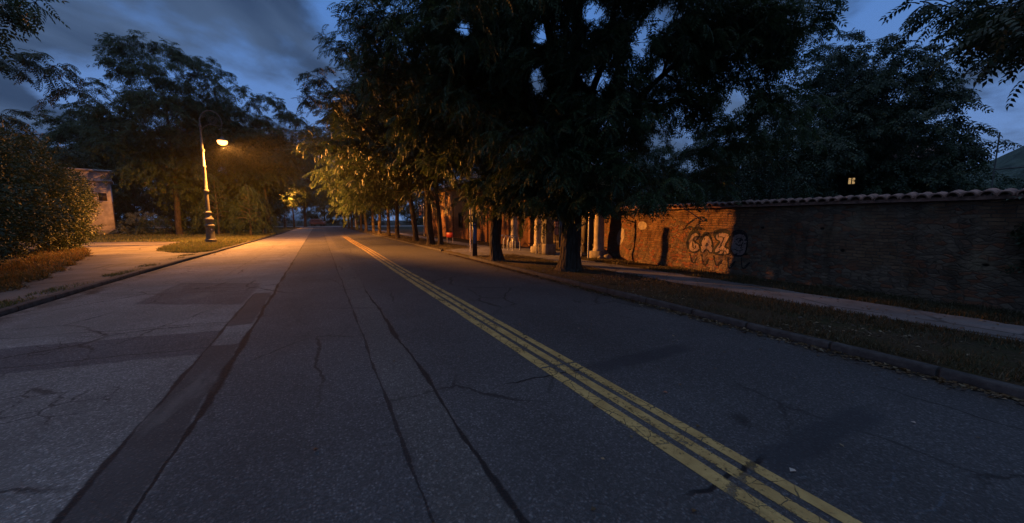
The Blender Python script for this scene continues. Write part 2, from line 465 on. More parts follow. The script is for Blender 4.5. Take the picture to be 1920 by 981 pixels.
M = {}
M['asphalt'] = mat_asphalt()
M['path'] = mat_pavement('path_asphalt', (0.105, 0.090, 0.076))
M['sidewalk'] = mat_pavement('sidewalk_asphalt', (0.120, 0.123, 0.125))
def mat_kerb():
    m = Mat('kerb_stone'); P = m.pos(); x, y, z = m.xyz(P)
    n = m.noise(P, 6.0, 5, 0.7); f = m.noise(P, 40.0, 3, 0.7)
    c = m.mix(n.ss(0.3, 0.7), (0.034, 0.032, 0.031), (0.072, 0.068, 0.064))
    c = m.mix(f.ss(0.55, 0.7) * 0.4, c, m.scale(c, 1.7))
    yj = y + (m.noise(m.comb(0.0, y, 0.0), 0.35, 1) - 0.5) * 0.8
    fr = X.m('FRACT', yj * 0.95); jt = (fr - 0.5).abs().ss(0.478, 0.492)
    c = m.mix((jt + (z.ss(0.05, 0.0) * m.noise(P, 4.0, 4).ss(0.35, 0.6))).min(1.0) * 0.85, c, (0.012, 0.011, 0.009))
    m.bsdf(c, 0.9, m.bump(f * 0.5 - jt * 1.2 + n * 0.5, 0.5, 0.012), spec=0.2)
    return m.m
M['kerb'] = mat_kerb()
M['verge'] = mat_soil('verge_soil', (0.030, 0.023, 0.014), (0.082, 0.062, 0.037), (0.036, 0.036, 0.015))
M['lawn'] = mat_soil('lawn_soil', (0.030, 0.028, 0.014), (0.07, 0.06, 0.026), (0.040, 0.055, 0.016))
M['ground'] = mat_soil('field_soil', (0.02, 0.018, 0.012), (0.05, 0.042, 0.026), (0.025, 0.034, 0.014), 0.5)
M['leaf_walnut'] = mat_leaf('walnut_leaf', (0.022, 0.042, 0.015), (0.055, 0.085, 0.027), autumn=(0.085, 0.065, 0.015), yellow=0.05)
M['leaf_dark'] = mat_leaf('dark_leaf', (0.015, 0.029, 0.012), (0.036, 0.058, 0.023), trans=0.18, yellow=0.03)
M['leaf_blue'] = mat_leaf('conifer_leaf', (0.018, 0.038, 0.022), (0.042, 0.076, 0.042), trans=0.12, yellow=0.0)
M['leaf_hedge'] = mat_leaf('hedge_leaf', (0.018, 0.034, 0.012), (0.052, 0.068, 0.020), trans=0.2, rough=0.6, yellow=0.10, autumn=(0.16, 0.13, 0.035))
M['leaf_pale'] = mat_leaf('pale_leaf', (0.07, 0.09, 0.06), (0.15, 0.17, 0.12), trans=0.15)
M['leaf_ivy'] = mat_leaf('ivy_leaf', (0.014, 0.026, 0.010), (0.035, 0.055, 0.02), trans=0.1, yellow=0.0)
M['grass'] = mat_leaf('grass_blade', (0.070, 0.090, 0.024), (0.16, 0.165, 0.045), autumn=(0.19, 0.145, 0.055), trans=0.3, yellow=0.3)
M['drygrass'] = mat_leaf('dry_grass_blade', (0.042, 0.038, 0.016), (0.100, 0.080, 0.036), autumn=(0.13, 0.095, 0.045), trans=0.25, yellow=0.3)
M['weed'] = mat_leaf('weed_blade', (0.07, 0.065, 0.02), (0.17, 0.13, 0.035), autumn=(0.24, 0.13, 0.035), trans=0.3, yellow=0.45)
M['litter'] = mat_leaf('fallen_leaf', (0.05, 0.028, 0.012), (0.12, 0.075, 0.028), autumn=(0.22, 0.17, 0.10), trans=0.15, yellow=0.25)
M['bark'] = mat_bark('bark', (0.062, 0.048, 0.036))
M['wall'] = mat_stonewall()
M['brick'] = mat_brick('brick_and_plaster')
M['tile'] = mat_simple('roof_tile', (0.26, 0.135, 0.095), 0.85, nscale=9, namt=0.5, bump=0.3)
M['stone'] = mat_simple('pale_stone', (0.38, 0.34, 0.29), 0.85, nscale=4, namt=0.3, bump=0.4, bscale=25)
M['stone_dark'] = mat_simple('grey_stone', (0.22, 0.20, 0.18), 0.9, nscale=5, namt=0.35, bump=0.5, bscale=25)
M['marble'] = mat_simple('weathered_limestone', (0.52, 0.46, 0.46), 0.8, nscale=1.4, namt=0.35, bump=0.3, bscale=14)
M['iron'] = mat_simple('painted_cast_iron', (0.085, 0.082, 0.074), 0.8, 0.0, nscale=8, namt=0.3, bump=0.1)
M['steel'] = mat_simple('galvanised_steel', (0.45, 0.46, 0.47), 0.4, 0.7, nscale=12, namt=0.2, bump=0.05)
M['blackpost'] = mat_simple('black_paint', (0.022, 0.023, 0.025), 0.5, 0.0)
M['blue'] = mat_simple('blue_panel', (0.055, 0.13, 0.25), 0.4, 0.0, bump=0.02)
M['navy'] = mat_simple('navy_panel', (0.03, 0.06, 0.16), 0.4, 0.0, bump=0.02)
M['white'] = mat_simple('white_panel', (0.72, 0.66, 0.68), 0.5, 0.0, namt=0.08, bump=0.02)
M['pink'] = mat_simple('pinkish_panel', (0.60, 0.40, 0.42), 0.5, 0.0, namt=0.1, bump=0.02)
M['red'] = mat_simple('red_paint', (0.62, 0.055, 0.03), 0.45, 0.0, namt=0.1, bump=0.02)
M['wood'] = mat_simple('dark_wood', (0.05, 0.035, 0.025), 0.7, nscale=3, namt=0.3)
M['rust'] = mat_simple('rusty_paint', (0.20, 0.10, 0.09), 0.5, nscale=2, namt=0.15)
M['plaster'] = mat_simple('grey_plaster', (0.20, 0.19, 0.18), 0.9, nscale=1, namt=0.3)
M['plaster_dark'] = mat_simple('dark_plaster', (0.06, 0.056, 0.05), 0.9, nscale=1, namt=0.3)
M['rubber'] = mat_simple('tyre_rubber', (0.018, 0.018, 0.018), 0.8)
M['glass'] = mat_simple('dark_glass', (0.02, 0.025, 0.03), 0.08, namt=0.0, bump=0.0)

def mat_yellow():
    m = Mat('yellow_road_paint'); P = m.pos(); x, y, z = m.xyz(P)
    f = m.noise(P, 30.0, 4, 0.7); g = m.noise(P, 5.0, 4, 0.65); v = m.voronoi(P, 62.0)
    c = m.mix(g.ss(0.3, 0.7), (0.32, 0.205, 0.062), (0.46, 0.315, 0.105))
    c = m.mix(f.ss(0.55, 0.75) * 0.5, c, (0.10, 0.075, 0.03))
    gap = ((y - 1.24 + (f - 0.5) * 0.16 - (x - 2.4) * 0.2).abs().ss(0.05, 0.01) * 0.8).max((y - 3.43 + (x - 2.3) * 0.1 + (f - 0.5) * 0.05).abs().ss(0.022, 0.008))
    edge = m.noise(P, 14.0, 5, 0.7)
    trk = m.noise(m.comb(x * 6.0, y * 1.4, 0.0), 1.0, 5, 0.7)
    crk = m.voronoi(m.comb(x + f * .03, y + g * .05, 0.0), 7.0, 'DISTANCE_TO_EDGE').ss(0.035, 0.008) * m.noise(P, 1.7).ss(0.42, 0.55)
    worn = ((f * 0.40 + trk * 0.60).ss(0.50, 0.64) * 0.85).max(crk * 0.8).max(gap).max(y.ss(37.0, 46.0) * 0.8)
    b = m.bsdf(c, 0.75, m.bump(v + f, 0.4, 0.008), finish=False)
    t = m.new('ShaderNodeBsdfTransparent'); mx = m.new('ShaderNodeMixShader')
    m.link(worn, mx.inputs[0]); m.link(b.outputs[0], mx.inputs[1]); m.link(t.outputs[0], mx.inputs[2]); m.link(mx.outputs[0], m.out.inputs[0])
    return m.m
M['yellow'] = mat_yellow()

def mat_emit(name, col, strength):
    m = Mat(name); e = m.new('ShaderNodeEmission'); e.inputs[0].default_value = (*col, 1); e.inputs[1].default_value = strength
    m.link(e.outputs[0], m.out.inputs[0]); return m.m
M['bulb'] = mat_emit('lit_sodium_bowl', (1.0, 0.42, 0.085), 9.0)
M['window_lit'] = mat_emit('lit_window_pane', (1.0, 0.62, 0.26), 0.42)

# ------------------------------------------------------------------ ground, road, kerbs
def sheet(name, pts, z, mat, kind='structure', sub=None, rag=0.0):
    if rag:
        r = np.random.RandomState(len(name)); out = []
        for i, p in enumerate(pts):
            q = pts[(i + 1) % len(pts)]; L = math.hypot(q[0] - p[0], q[1] - p[1]); n = max(1, int(min(L, 60) / .3))
            for k in range(n):
                t = k / n; y_ = p[1] + (q[1] - p[1]) * t
                a = rag * (.5 * math.sin(y_ * 2.1 + p[0]) + .35 * math.sin(y_ * 5.3 + 1) + r.normal() * .5) * (1 if k else .3)
                out.append((p[0] + (q[0] - p[0]) * t + a * (q[1] - p[1]) / (L + 1e-9), p[1] + (q[1] - p[1]) * t - a * (q[0] - p[0]) / (L + 1e-9)))
        pts = out
    V = [(p[0], p[1], z) for p in pts]
    me = bpy.data.meshes.new(name); me.from_pydata(V, [], [list(range(len(V)))]); me.update()
    return tag(obj(name, me, mat), kind=kind)
sheet('ground', [(-1500, -300), (1500, -300), (1500, 2500), (-1500, 2500)], -0.03, M['ground'])
YL = [-12, 0, 8, 14, 22, 30, 42, 60, 90, 104]
def xl(y): return float(np.interp(y, [-12, 10, 16, 22, 42, 60, 104], [-5.2, -5.2, -5.22, -5.05, -4.55, -4.3, -4.1]))
def xr(y): return float(np.interp(y, [-12, 16, 42, 104], [5.98, 6.0, 5.6, 5.0]))
sheet('road', [(xl(y), y) for y in YL] + [(xr(y), y) for y in YL[::-1]], 0.0, M['asphalt'])
sheet('cross_road', [(-120, 104.01), (120, 104.01), (120, 122), (-120, 122)], 0.0, mat_pavement('pale_asphalt', (0.22, 0.19, 0.17)))
def strip(name, xa, xb, ys, z0, z1, mat, noise=0.0, seed=1, seg=1.0):
    """a raised slab along the road between two edge lines"""
    ys = np.arange(ys[0], ys[1] + .01, seg); n = len(ys)
    r = np.random.RandomState(seed)
    A = np.array([(xa(y), y, 0) for y in ys]); B = np.array([(xb(y), y, 0) for y in ys])
    k = noise * r.normal(size=n)
    V = np.concatenate([A + [0, 0, z0], A + np.column_stack([k * 0, k * 0, z1 + k * 0.3]), B + np.column_stack([k * 0, k * 0, z1 + k * 0.3]), B + [0, 0, z0]])
    Q = [(j * n + i, j * n + i + 1, (j + 1) * n + i + 1, (j + 1) * n + i) for j in range(3) for i in range(n - 1)]
    me = mesh_np(name, V, np.array(Q)); return me
def kerb(name, xin, side, y0, y1, z, seed):
    b = MB(); r = np.random.RandomState(seed); n = int((y1 - y0) / .35) + 1; ys = np.linspace(y0, y1, n)
    prof = [(0.0, -.06), (0.003, z - .028), (0.012, z - .008), (0.028, z), (0.118, z), (0.130, z - .01), (0.13, -.06)]
    dz_ = .006 * np.interp(ys, ys[::3], r.normal(size=len(ys[::3]))); dx_ = .004 * np.interp(ys, ys[::4], r.normal(size=len(ys[::4])))
    V = np.array([(xin(y) + side * px + dx_[k] * (pz > 0), y, pz + dz_[k] * (pz > 0)) for px, pz in prof for k, y in enumerate(ys)])
    Q = [(q * n + k, q * n + k + 1, (q + 1) * n + k + 1, (q + 1) * n + k) for q in range(len(prof) - 1) for k in range(n - 1)]
    e = [0 * n, 1 * n, 2 * n, 3 * n, 4 * n, 5 * n, 6 * n]
    b.add(V, Q + [(e[0], e[1], e[5], e[6]), (e[1], e[2], e[4], e[5])])
    return tag(b.build(name, M['kerb'], None, smooth=True), kind='structure')
kerb('kerb', xl, -1, -12, 26.0, 0.108, 3)
kerb('kerb', lambda y: xl(y), -1, 26.1, 104, 0.10, 4)
kerb('kerb', xr, 1, -12, 15.4, 0.105, 5)
kerb('kerb', xr, 1, 15.5, 19.4, 0.04, 6)
kerb('kerb', xr, 1, 19.5, 104, 0.11, 7)
# left pavement and lawns
tag(obj('path', strip('path', lambda y: -40.0 if y > 24 else -7.4 - max(0, y - 11) * 0.31, lambda y: xl(y) - 0.133, (-12, 44), -.02, 0.100, M['path']), M['path']), kind='structure')
lawn_tri = [(-5.62, 23.6), (-6.6, 24.2), (-7.85, 26.2), (-8.4, 29.5), (-9.2, 36.2), (-13, 38.2), (-22, 40), (-40, 42), (-40, 105)] + [(xl(y) - 0.154, y) for y in (104, 90, 60, 42, 30, 24.5)]
sheet('lawn', lawn_tri, 0.106, M['lawn'], rag=.08)
sheet('hedge_bed', [(-7.0, -12), (-7.0, 10), (-6.5, 13), (-7.5, 17), (-9.6, 24.0), (-12.2, 30), (-17, 32.5), (-40, 33), (-60, 33), (-60, -12)], 0.106, M['verge'], rag=.1)
# right verge, pavement, driveway, wall strip
XS0, XS1, XW = 8.32, 9.68, 11.0
tag(obj('verge', strip('verge', lambda y: xr(y) + 0.133, lambda y: XS0, (-12, 104), -.02, 0.095, M['verge']), M['verge']), kind='structure')
sheet('sidewalk', [(XS0 - .02, -12), (XS1, -12), (XS1, 13.2), (11.3, 13.3), (11.3, 18.6), (XS1 - .2, 18.8), (XS1 - .6, 104), (XS0 - .8, 104), (XS0 - .1, 20.2), (6.18, 19.4), (6.18, 15.5), (XS0, 15.0)], 0.104, M['sidewalk'], rag=.06)
sheet('wall_strip', [(XS1 - .05, -12), (14, -12), (14, 104), (XS1 - .5, 104)], 0.098, M['verge'])
# three yellow lines
def yline(x0, wd):
    ys = np.concatenate([np.arange(-6, 10, .5), np.arange(10, 48, 2)])
    n = len(ys); r = np.random.RandomState(int(x0 * 100))
    cx = np.array([x0 + (0.02 * math.sin(y * .35) if y > 0 else 0) - max(0, y - 25) * 0.004 for y in ys]); j = r.normal(size=(n, 2)) * .004
    V = np.concatenate([np.column_stack([cx - wd / 2 + j[:, 0], ys, np.full(n, .004)]), np.column_stack([cx + wd / 2 + j[:, 1], ys, np.full(n, .004)])])
    Q = [(i, n + i, n + i + 1, i + 1) for i in range(n - 1)]
    return tag(obj('yellow_line', mesh_np('yellow_line', V, np.array(Q)), M['yellow']), kind='structure')
for x0, wd in ((2.275, 0.128), (2.46, 0.108), (2.635, 0.098)): yline(x0, wd)

# hill far off to the right
def hill():
    nx, ny = 90, 26
    th = np.linspace(R_(66), R_(104), nx); rr = np.linspace(230, 620, ny)
    T, Rr = np.meshgrid(th, rr)
    e = np.interp(np.degrees(T), [66, 74, 79, 81, 83.0, 88, 104], [0.03, 0.05, 0.085, 0.105, 0.138, 0.19, 0.20])
    Xx, Yy = Rr * np.sin(T), Rr * np.cos(T)
    prof = np.interp(Rr, [230, 330, 480, 620], [0.0, 0.5, 1.0, 0.85])
    Z = e * 480 * prof
    Z += (fnoise(np.column_stack([Xx.ravel(), Yy.ravel()]) * .09, 4, 4).reshape(Z.shape)) * 4.0 * np.minimum(1, prof * 3)
    V = np.column_stack([Xx.ravel(), Yy.ravel(), Z.ravel() - .5])
    Q = [(j * nx + i, (j + 1) * nx + i, (j + 1) * nx + i + 1, j * nx + i + 1) for j in range(ny - 1) for i in range(nx - 1)]
    m = Mat('wooded_slope'); P = m.pos()
    v = m.noise(P, 0.12, 5, 0.7)
    m.bsdf(m.mix(v.ss(0.35, 0.65), (0.02, 0.032, 0.02), (0.075, 0.10, 0.07)), 0.95, m.bump(v, 1.0, 4.0), spec=0.05)
    tag(obj('hill', mesh_np('hill', V, np.array(Q), smooth=True), m.m), kind='structure')
hill()

# ------------------------------------------------------------------ foliage and trees
def compound(npairs=5, ll=0.12, lw=0.036, rl=0.36, droop=0.5):
    """a feathery compound leaf: leaflets in pairs along a drooping midrib; x = outward, z = up"""
    Q = []
    def leaflet(base, d, up, L, W):
        side = np.cross(up, d); side /= np.linalg.norm(side)
        mid = base + d * L * .42
        Q.append([base, mid + side * W + up * W * .5, base + d * L - up * L * .12, mid - side * W + up * W * .5])
    for i in range(npairs):
        t = (i + 0.7) / npairs
        b = np.array([t * rl, 0, -droop * rl * t * t])
        L = ll * (0.75 + 0.5 * math.sin(math.pi * (0.15 + 0.75 * t)))
        for sg in (-1, 1):
            d = np.array([0.45, sg * 0.85, -0.30 - 0.25 * t]); d /= np.linalg.norm(d)
            leaflet(b, d, np.array([0.2, 0, 0.97]), L, lw)
    d = np.array([0.8, 0, -0.6]); leaflet(np.array([rl, 0, -droop * rl]), d, np.array([0.6, 0, 0.8]), ll, lw)
    return np.array(Q)                                    # (n,4,3)
def simple_leaf(L=0.09, W=0.026, n=5, sp=0.06, seed=1):
    """a short sprig of plain leaves"""
    r = np.random.RandomState(seed); Q = []
    for i in range(n):
        a = i * 2.4; d = np.array([0.6, math.cos(a) * .8, math.sin(a) * .55 - .1]); d /= np.linalg.norm(d)
        up = np.array([-.3, 0, 1.0]) - d * np.dot(d, [-.3, 0, 1.0]); up /= np.linalg.norm(up)
        side = np.cross(up, d); b = np.array([i * sp, 0, 0]); mid = b + d * L * .45; k = r.uniform(.75, 1.2)
        Q.append([b, mid + side * W * k + up * W * .4, b + d * L * k - up * L * .1, mid - side * W * k + up * W * .4])
    return np.array(Q)
def bake(tmpl, pos, xdir, scale, roll, name):
    """place copies of the template: local x along xdir, z as near to up as roll allows"""
    n = len(pos); xd = xdir / (np.linalg.norm(xdir, axis=1)[:, None] + 1e-9)
    up = np.tile(np.array([0, 0, 1.0]), (n, 1)); up[np.abs(xd[:, 2]) > .97] = [1, 0, 0]
    yd = np.cross(up, xd); yd /= np.linalg.norm(yd, axis=1)[:, None]; zd = np.cross(xd, yd)
    cr, sr = np.cos(roll)[:, None], np.sin(roll)[:, None]
    y2 = yd * cr + zd * sr; z2 = -yd * sr + zd * cr
    B = np.stack([xd, y2, z2], 1) * scale[:, None, None]       # rows
    V = np.einsum('qvk,nkj->nqvj', tmpl, B) + pos[:, None, None, :]
    return V.reshape(-1, 4, 3)
def quads_mesh(name, Q4):
    V = Q4.reshape(-1, 3); F = np.arange(len(V)).reshape(-1, 4)
    me = bpy.data.meshes.new(name)
    me.vertices.add(len(V)); me.vertices.foreach_set('co', V.astype(np.float32).ravel())
    me.loops.add(len(V)); me.loops.foreach_set('vertex_index', F.astype(np.int32).ravel())
    me.polygons.add(len(F)); me.polygons.foreach_set('loop_start', (np.arange(len(F)) * 4).astype(np.int32)); me.polygons.foreach_set('loop_total', np.full(len(F), 4, np.int32))
    me.update(calc_edges=True); return me

T_NEAR = compound(6, 0.095, 0.021, 0.33, 0.55)
T_MID = compound(5, 0.105, 0.025, 0.34, 0.45)
T_FAR = compound(3, 0.145, 0.036, 0.36, 0.5)
T_HEDGE = simple_leaf(0.12, 0.030, 5, 0.05)
T_CON = compound(5, 0.12, 0.018, 0.45, 0.9)

def in_corridor(P, segs, rho):
    """points close to any of the straight lines (a, b)"""
    bad = np.zeros(len(P), bool)
    for a, b, *rr in segs:
        a, b = np.array(a, float), np.array(b, float); d = b - a; L2 = d @ d; rh = rr[0] * rho / .46 if rr else rho
        t = np.clip(((P - a) @ d) / L2, 0, 1); q = a + t[:, None] * d
        bad |= np.linalg.norm(P - q, axis=1) < rh * (1 if not rr else .65 + .7 * ((np.sin(P[:, 0] * 17 + P[:, 2] * 23) * .5 + .5)))
    return bad

def tree_parts(base, H, r0, clumps, tmpl, per, seed, lean=(0, 0), leafscale=1.0, droop=0.5, open_lines=(), rho=0.3, twig=True, fork=0.3, flare=1.6, flat=0.75, size_jit=0.3, leaders=()):
    """trunk with limbs grown out to each leaf clump, and a crown of leaf sprays on twigs.  clumps: (x,y,z,r) in world metres"""
    rng = np.random.RandomState(seed)
    base = np.array(base, float); clumps = np.array(clumps, float)
    tb = MB()
    zs = np.linspace(0, H, 12)
    wob = np.column_stack([np.interp(zs, zs, np.cumsum(rng.normal(size=12)) * r0 * .22), np.interp(zs, zs, np.cumsum(rng.normal(size=12)) * r0 * .22)])
    wob -= wob[0]
    tp = np.column_stack([base[0] + lean[0] * zs / H + wob[:, 0], base[1] + lean[1] * zs / H + wob[:, 1], base[2] - 0.1 + zs])
    rad = r0 * (1 - 0.72 * (zs / H)); rad[0] *= flare
    pz = np.concatenate([[0, .12, .3, .6], zs[1:]])
    tpf = np.column_stack([np.interp(pz, zs, tp[:, i]) for i in range(3)])
    rf = np.interp(pz, zs, r0 * (1 - .72 * zs / H)); rf[0] *= flare; rf[1] *= 1 + (flare - 1) * .55; rf[2] *= 1 + (flare - 1) * .2
    tb.tube(tpf, rf, 14)
    # limbs
    nodes = [(p, r, 0) for p, r, z in zip(tp, r0 * (1 - .72 * zs / H), zs) if z > H * fork]
    NP = [p for p, _, _ in nodes]; NR = [r for _, r, _ in nodes]; ND = [0.0 for _ in nodes]
    for z0, e, ra in leaders:
        a = np.array([np.interp(z0, zs, tp[:, i]) for i in range(3)]); e = np.array(e, float); q = np.linspace(0, 1, 9)[:, None]
        mid = a * .5 + e * .5 + np.array([0, 0, .10 * np.linalg.norm(e - a)])
        P = (1 - q) ** 2 * a + 2 * q * (1 - q) * mid + q * q * e + np.sin(q * 9) * rng.normal(size=3) * .06
        rr = np.linspace(ra, ra * .4, 9); tb.tube(P, rr, 10, cap=False)
        for i in range(1, 9): NP.append(P[i]); NR.append(rr[i]); ND.append(0.0)
    order = np.argsort(np.linalg.norm(clumps[:, :2] - base[:2], axis=1) + np.abs(clumps[:, 2] - H * .6) * .3)
    for ci in order:
        c = clumps[ci, :3]; A = np.array(NP)
        d = np.linalg.norm(A - c, axis=1); up = np.maximum(0, A[:, 2] - c[2] + .2)
        cost = d + 0.8 * up + 0.25 * np.array(ND)
        k = int(np.argmin(cost)); a = A[k]; L = d[k]
        if L < 0.15: continue
        m1 = a + (c - a) * .4 + np.array([0, 0, .16 * L]) + rng.normal(size=3) * .06 * L
        m2 = a + (c - a) * .75 + np.array([0, 0, .10 * L]) + rng.normal(size=3) * .05 * L
        t = np.linspace(0, 1, 7)[:, None]
        P = (1 - t) ** 3 * a + 3 * (1 - t) ** 2 * t * m1 + 3 * (1 - t) * t * t * m2 + t ** 3 * c
        ra = min(NR[k] * .62, .035 + .03 * L); rr = np.linspace(ra, max(.012, ra * .35), 7)
        tb.tube(P, rr, 6, cap=False)
        for i in range(1, 7): NP.append(P[i]); NR.append(rr[i]); ND.append(ND[k] + L * i / 6)
    # twigs and leaf sprays
    pos, dirs = [], []
    tw = MB()
    for (cx, cy, cz, cr) in clumps:
        n = max(8, int(per * (cr / 1.2) ** 2)); nt = max(4, n // 9)
        for _ in range(nt):
            d = rng.normal(size=3); d[2] = d[2] * .7 + .15; d /= np.linalg.norm(d)
            L = cr * rng.uniform(.75, 1.25); m_ = n // nt + 1
            s0 = np.array([cx, cy, cz]) + rng.normal(size=3) * cr * .18
            q = np.linspace(0.0, 1, 5)[:, None]
            P = s0 + d * L * q * np.array([1, 1, flat]) + np.array([0, 0, -droop * L]) * q ** 2
            if twig and not (len(open_lines) and in_corridor(P[1:4], open_lines, rho * 1.05).any()): tw.tube(P[:4], [.012, .010, .007, .004], 3, cap=False)
            tt = np.sort(rng.uniform(.22, 1.0, m_))
            pp = np.column_stack([np.interp(tt, q[:, 0], P[:, i]) for i in range(3)])
            tn = P[-1] - P[0]; tn /= np.linalg.norm(tn) + 1e-9
            sd = np.cross(tn, [0, 0, 1.0]); sd /= np.linalg.norm(sd) + 1e-9
            sg = np.where(np.arange(m_) % 2 == 0, 1, -1)[:, None]
            dd = tn * .7 + sd * sg * .8 + rng.normal(size=(m_, 3)) * .28 + np.array([0, 0, -.12])
            pos.append(pp); dirs.append(dd)
    pos = np.concatenate(pos); dirs = np.concatenate(dirs)
    if len(open_lines):
        keep = ~in_corridor(pos + dirs * .15, open_lines, rho); pos, dirs = pos[keep], dirs[keep]
    keep = pos[:, 2] > 0.35; pos, dirs = pos[keep], dirs[keep]
    sc_ = leafscale * rng.uniform(1 - size_jit, 1 + size_jit, len(pos))
    Q4 = bake(tmpl, pos, dirs, sc_, rng.normal(size=len(pos)) * .45, 'crown')
    if twig and tw.V: tb.V += tw.V; tb.Q += [q + tb.n for q in tw.Q]; tb.n += tw.n
    return tb, Q4
def localise(tb, Q4, base):
    b = np.array(base, float)
    tb.V = [v - b for v in tb.V]; return tb, Q4 - b
def ellipsoid_clumps(c, rad, n, r, seed, zmin=0.0, inner=0.45):
    """spread clump centres through an ellipsoid, more of them towards its skin"""
    rng = np.random.RandomState(seed); out = []
    c = np.array(c); rad = np.array(rad); tries = 0
    while len(out) < n and tries < 6000:
        tries += 1
        d = rng.normal(size=3); d /= np.linalg.norm(d); k = inner + (1 - inner) * rng.uniform() ** .6
        k *= 1 + .12 * rng.normal()
        p = c + d * rad * k
        if p[2] < zmin: continue
        cr = r * rng.uniform(.7, 1.3)
        if any(np.linalg.norm(p - q[:3]) < .8 * (cr + q[3]) * .5 * (1.25 - tries / 6000) for q in out): continue
        out.append(np.array([*p, cr]))
    return out
def make_tree(name, label, cat, base, H, r0, clumps, tmpl, per, seed, leafmat, group=None, **kw):
    tb, Q4 = tree_parts(base, H, r0, clumps, tmpl, per, seed, **kw)
    tb, Q4 = localise(tb, Q4, base)
    t = thing(name, label, cat, tuple(base), 0, group)
    tb.build('trunk', M['bark'], t, smooth=True)
    obj('crown', quads_mesh('crown', Q4), leafmat, t)
    return t

LAMP = np.array([-5.62, 32.36, 7.12])                     # the bright bowl of the street lamp
# lamp light must reach the wall, gate columns and road under the canopy: nothing grows across these lines
lit = [(LAMP, (10.9, y, z)) for y in (6.6, 7.1, 7.6, 8.1, 8.6, 9.1, 9.6, 10.1, 10.6, 11.1, 11.6) for z in (0.2, 0.65, 1.1, 1.5)]
lit += [(LAMP, (10.3, y, z)) for y in (11.8, 15.4, 18.7) for z in (0.8, 1.7, 2.4)]
lit += [(LAMP, (10.9, y, z)) for y in (19, 21, 23, 25, 27) for z in (0.8, 1.8, 2.8)]
lit += [(LAMP, (8.5, 25.6, z)) for z in (.3, .7)] + [(LAMP, (7.0, y, .1)) for y in (16.5, 18.5, 21)] + [(LAMP, (6.65, 24.0, z)) for z in (.5, 1.5, 2.5, 3.5)]
lit += [(LAMP, (x, y, 0.0)) for x in (-3, 0, 3) for y in (14, 18, 23, 28, 34)]

VERGE = 'trees lining the right verge'
# --- the big near tree and its neighbour
b1 = (7.3, 9.55, 0.09)
c1 = ellipsoid_clumps((7.6, 9.6, 8.1), (5.0, 5.6, 4.6), 92, 1.3, 11, zmin=3.7, inner=.25)
c1 += [np.array([*at(u, v, d), r]) for u, v, d, r in (
    (700, 20, 13, 1.2), (745, 60, 13, 1.2), (800, 40, 12, 1.3), (860, 110, 12, 1.2), (930, 70, 11, 1.2), (990, 30, 11, 1.1), (900, 200, 11.5, 1.1), (960, 240, 11, 1.0),
    (1060, 230, 10.5, 1.0), (1130, 190, 10.5, 1.1), (1190, 215, 11, 1.0), (1245, 190, 11.5, 1.0), (1130, 290, 11, .9), (1060, 320, 11, .9), (1000, 290, 11, 1.0), (1190, 330, 12, .9), (1230, 370, 12.5, .6), (1010, 345, 11.5, .7), (1110, 345, 11.8, .7), (1090, 385, 12.5, .45), (1160, 395, 12.5, .35), (1030, 270, 11, .9), (1170, 255, 11, .9), (1290, 190, 12, 1.0), (1350, 60, 12, 1.2),
    (1330, 120, 12, 1.2), (1390, 170, 12, 1.2), (1440, 90, 12, 1.2), (1460, 200, 12.5, 1.1), (1380, 260, 12.5, 1.1), (1330, 318, 12.0, .6), (1352, 345, 11.5, .32), (1300, 290, 12.5, .8), (1420, 40, 11.5, 1.2), (1500, 30, 11, .9), (1270, 70, 11, 1.1), (1180, 60, 11, 1.1), (1090, 120, 11, 1.1), (1150, 370, 12.5, .6))]
_r = np.random.RandomState(77)
for yy in np.concatenate([np.linspace(-2.5, 5.2, 13), (4.2, 4.7, 5.1, 5.4, 5.6)]):                     # low boughs over the verge, between the lamp and the dark end of the wall
    for zt in (0.25, 0.8, 1.4, 1.9):
        q = np.array([11.0, yy, zt]); t_ = (_r.uniform(5.6, 7.6) - LAMP[0]) / (q[0] - LAMP[0]); p_ = LAMP + (q - LAMP) * t_
        c1.append(np.array([*p_, .60]))
gap1 = [((0, 0, CAM_H), at(u, v, 60), .36) for u, v in ((1235, 265), (1250, 290), (1215, 300), (1270, 275), (1288, 300), (1290, 262), (1200, 85), (1205, 60), (1240, 25), (1005, 140), (1010, 160), (1120, 150), (1115, 20), (1240, 130), (1370, 200), (1380, 185), (1015, 65), (870, 50))]
# the canopy ends above head height in front of the wall, the painted word and the gate
clear = [((0, 0, CAM_H), at(u, v, 22), .30) for u in range(1290, 1400, 18) for v in (432, 455, 478)]
clear += [((0, 0, CAM_H), at(u, v, 22), .26) for u in range(1150, 1290, 20) for v in (418, 440, 465)]
clear += [((0, 0, CAM_H), at(u, v, 24), .22) for u in (948, 968, 988, 1008, 1028, 1044, 1104, 1126) for v in (412, 435, 458)]
gap1 += clear
make_tree('roadside_tree', 'largest roadside tree, thick dark trunk standing in front of the stone column', 'tree', b1, 9.5, 0.36, c1, T_NEAR, 280, 21, M['leaf_walnut'], VERGE,
          leaders=((2.6, at(880, -20, 12.5), .17), (3.0, at(1300, 90, 13), .15), (3.6, at(990, -120, 11), .16), (3.4, at(1180, -60, 13), .14)), leafscale=.82, open_lines=lit + gap1, rho=0.46, fork=0.36, droop=0.36)
b2 = (6.42, 13.25, 0.09)
c2 = ellipsoid_clumps((6.6, 14.6, 8.0), (3.8, 4.4, 4.4), 62, 1.3, 12, zmin=3.9, inner=.25)
c2 += [np.array([*at(u, v, d), r]) for u, v, d, r in (
    (850, 160, 15, 1.3), (830, 250, 15, 1.2), (880, 290, 15, 1.1), (900, 345, 15, .9), (960, 330, 15, .9), (985, 375, 14.5, .6), (800, 190, 15.5, 1.2), (760, 140, 15.5, 1.1), (720, 120, 15.5, 1.1), (690, 140, 15.5, .9), (945, 385, 15.5, .5), (770, 230, 15.5, 1.1))]
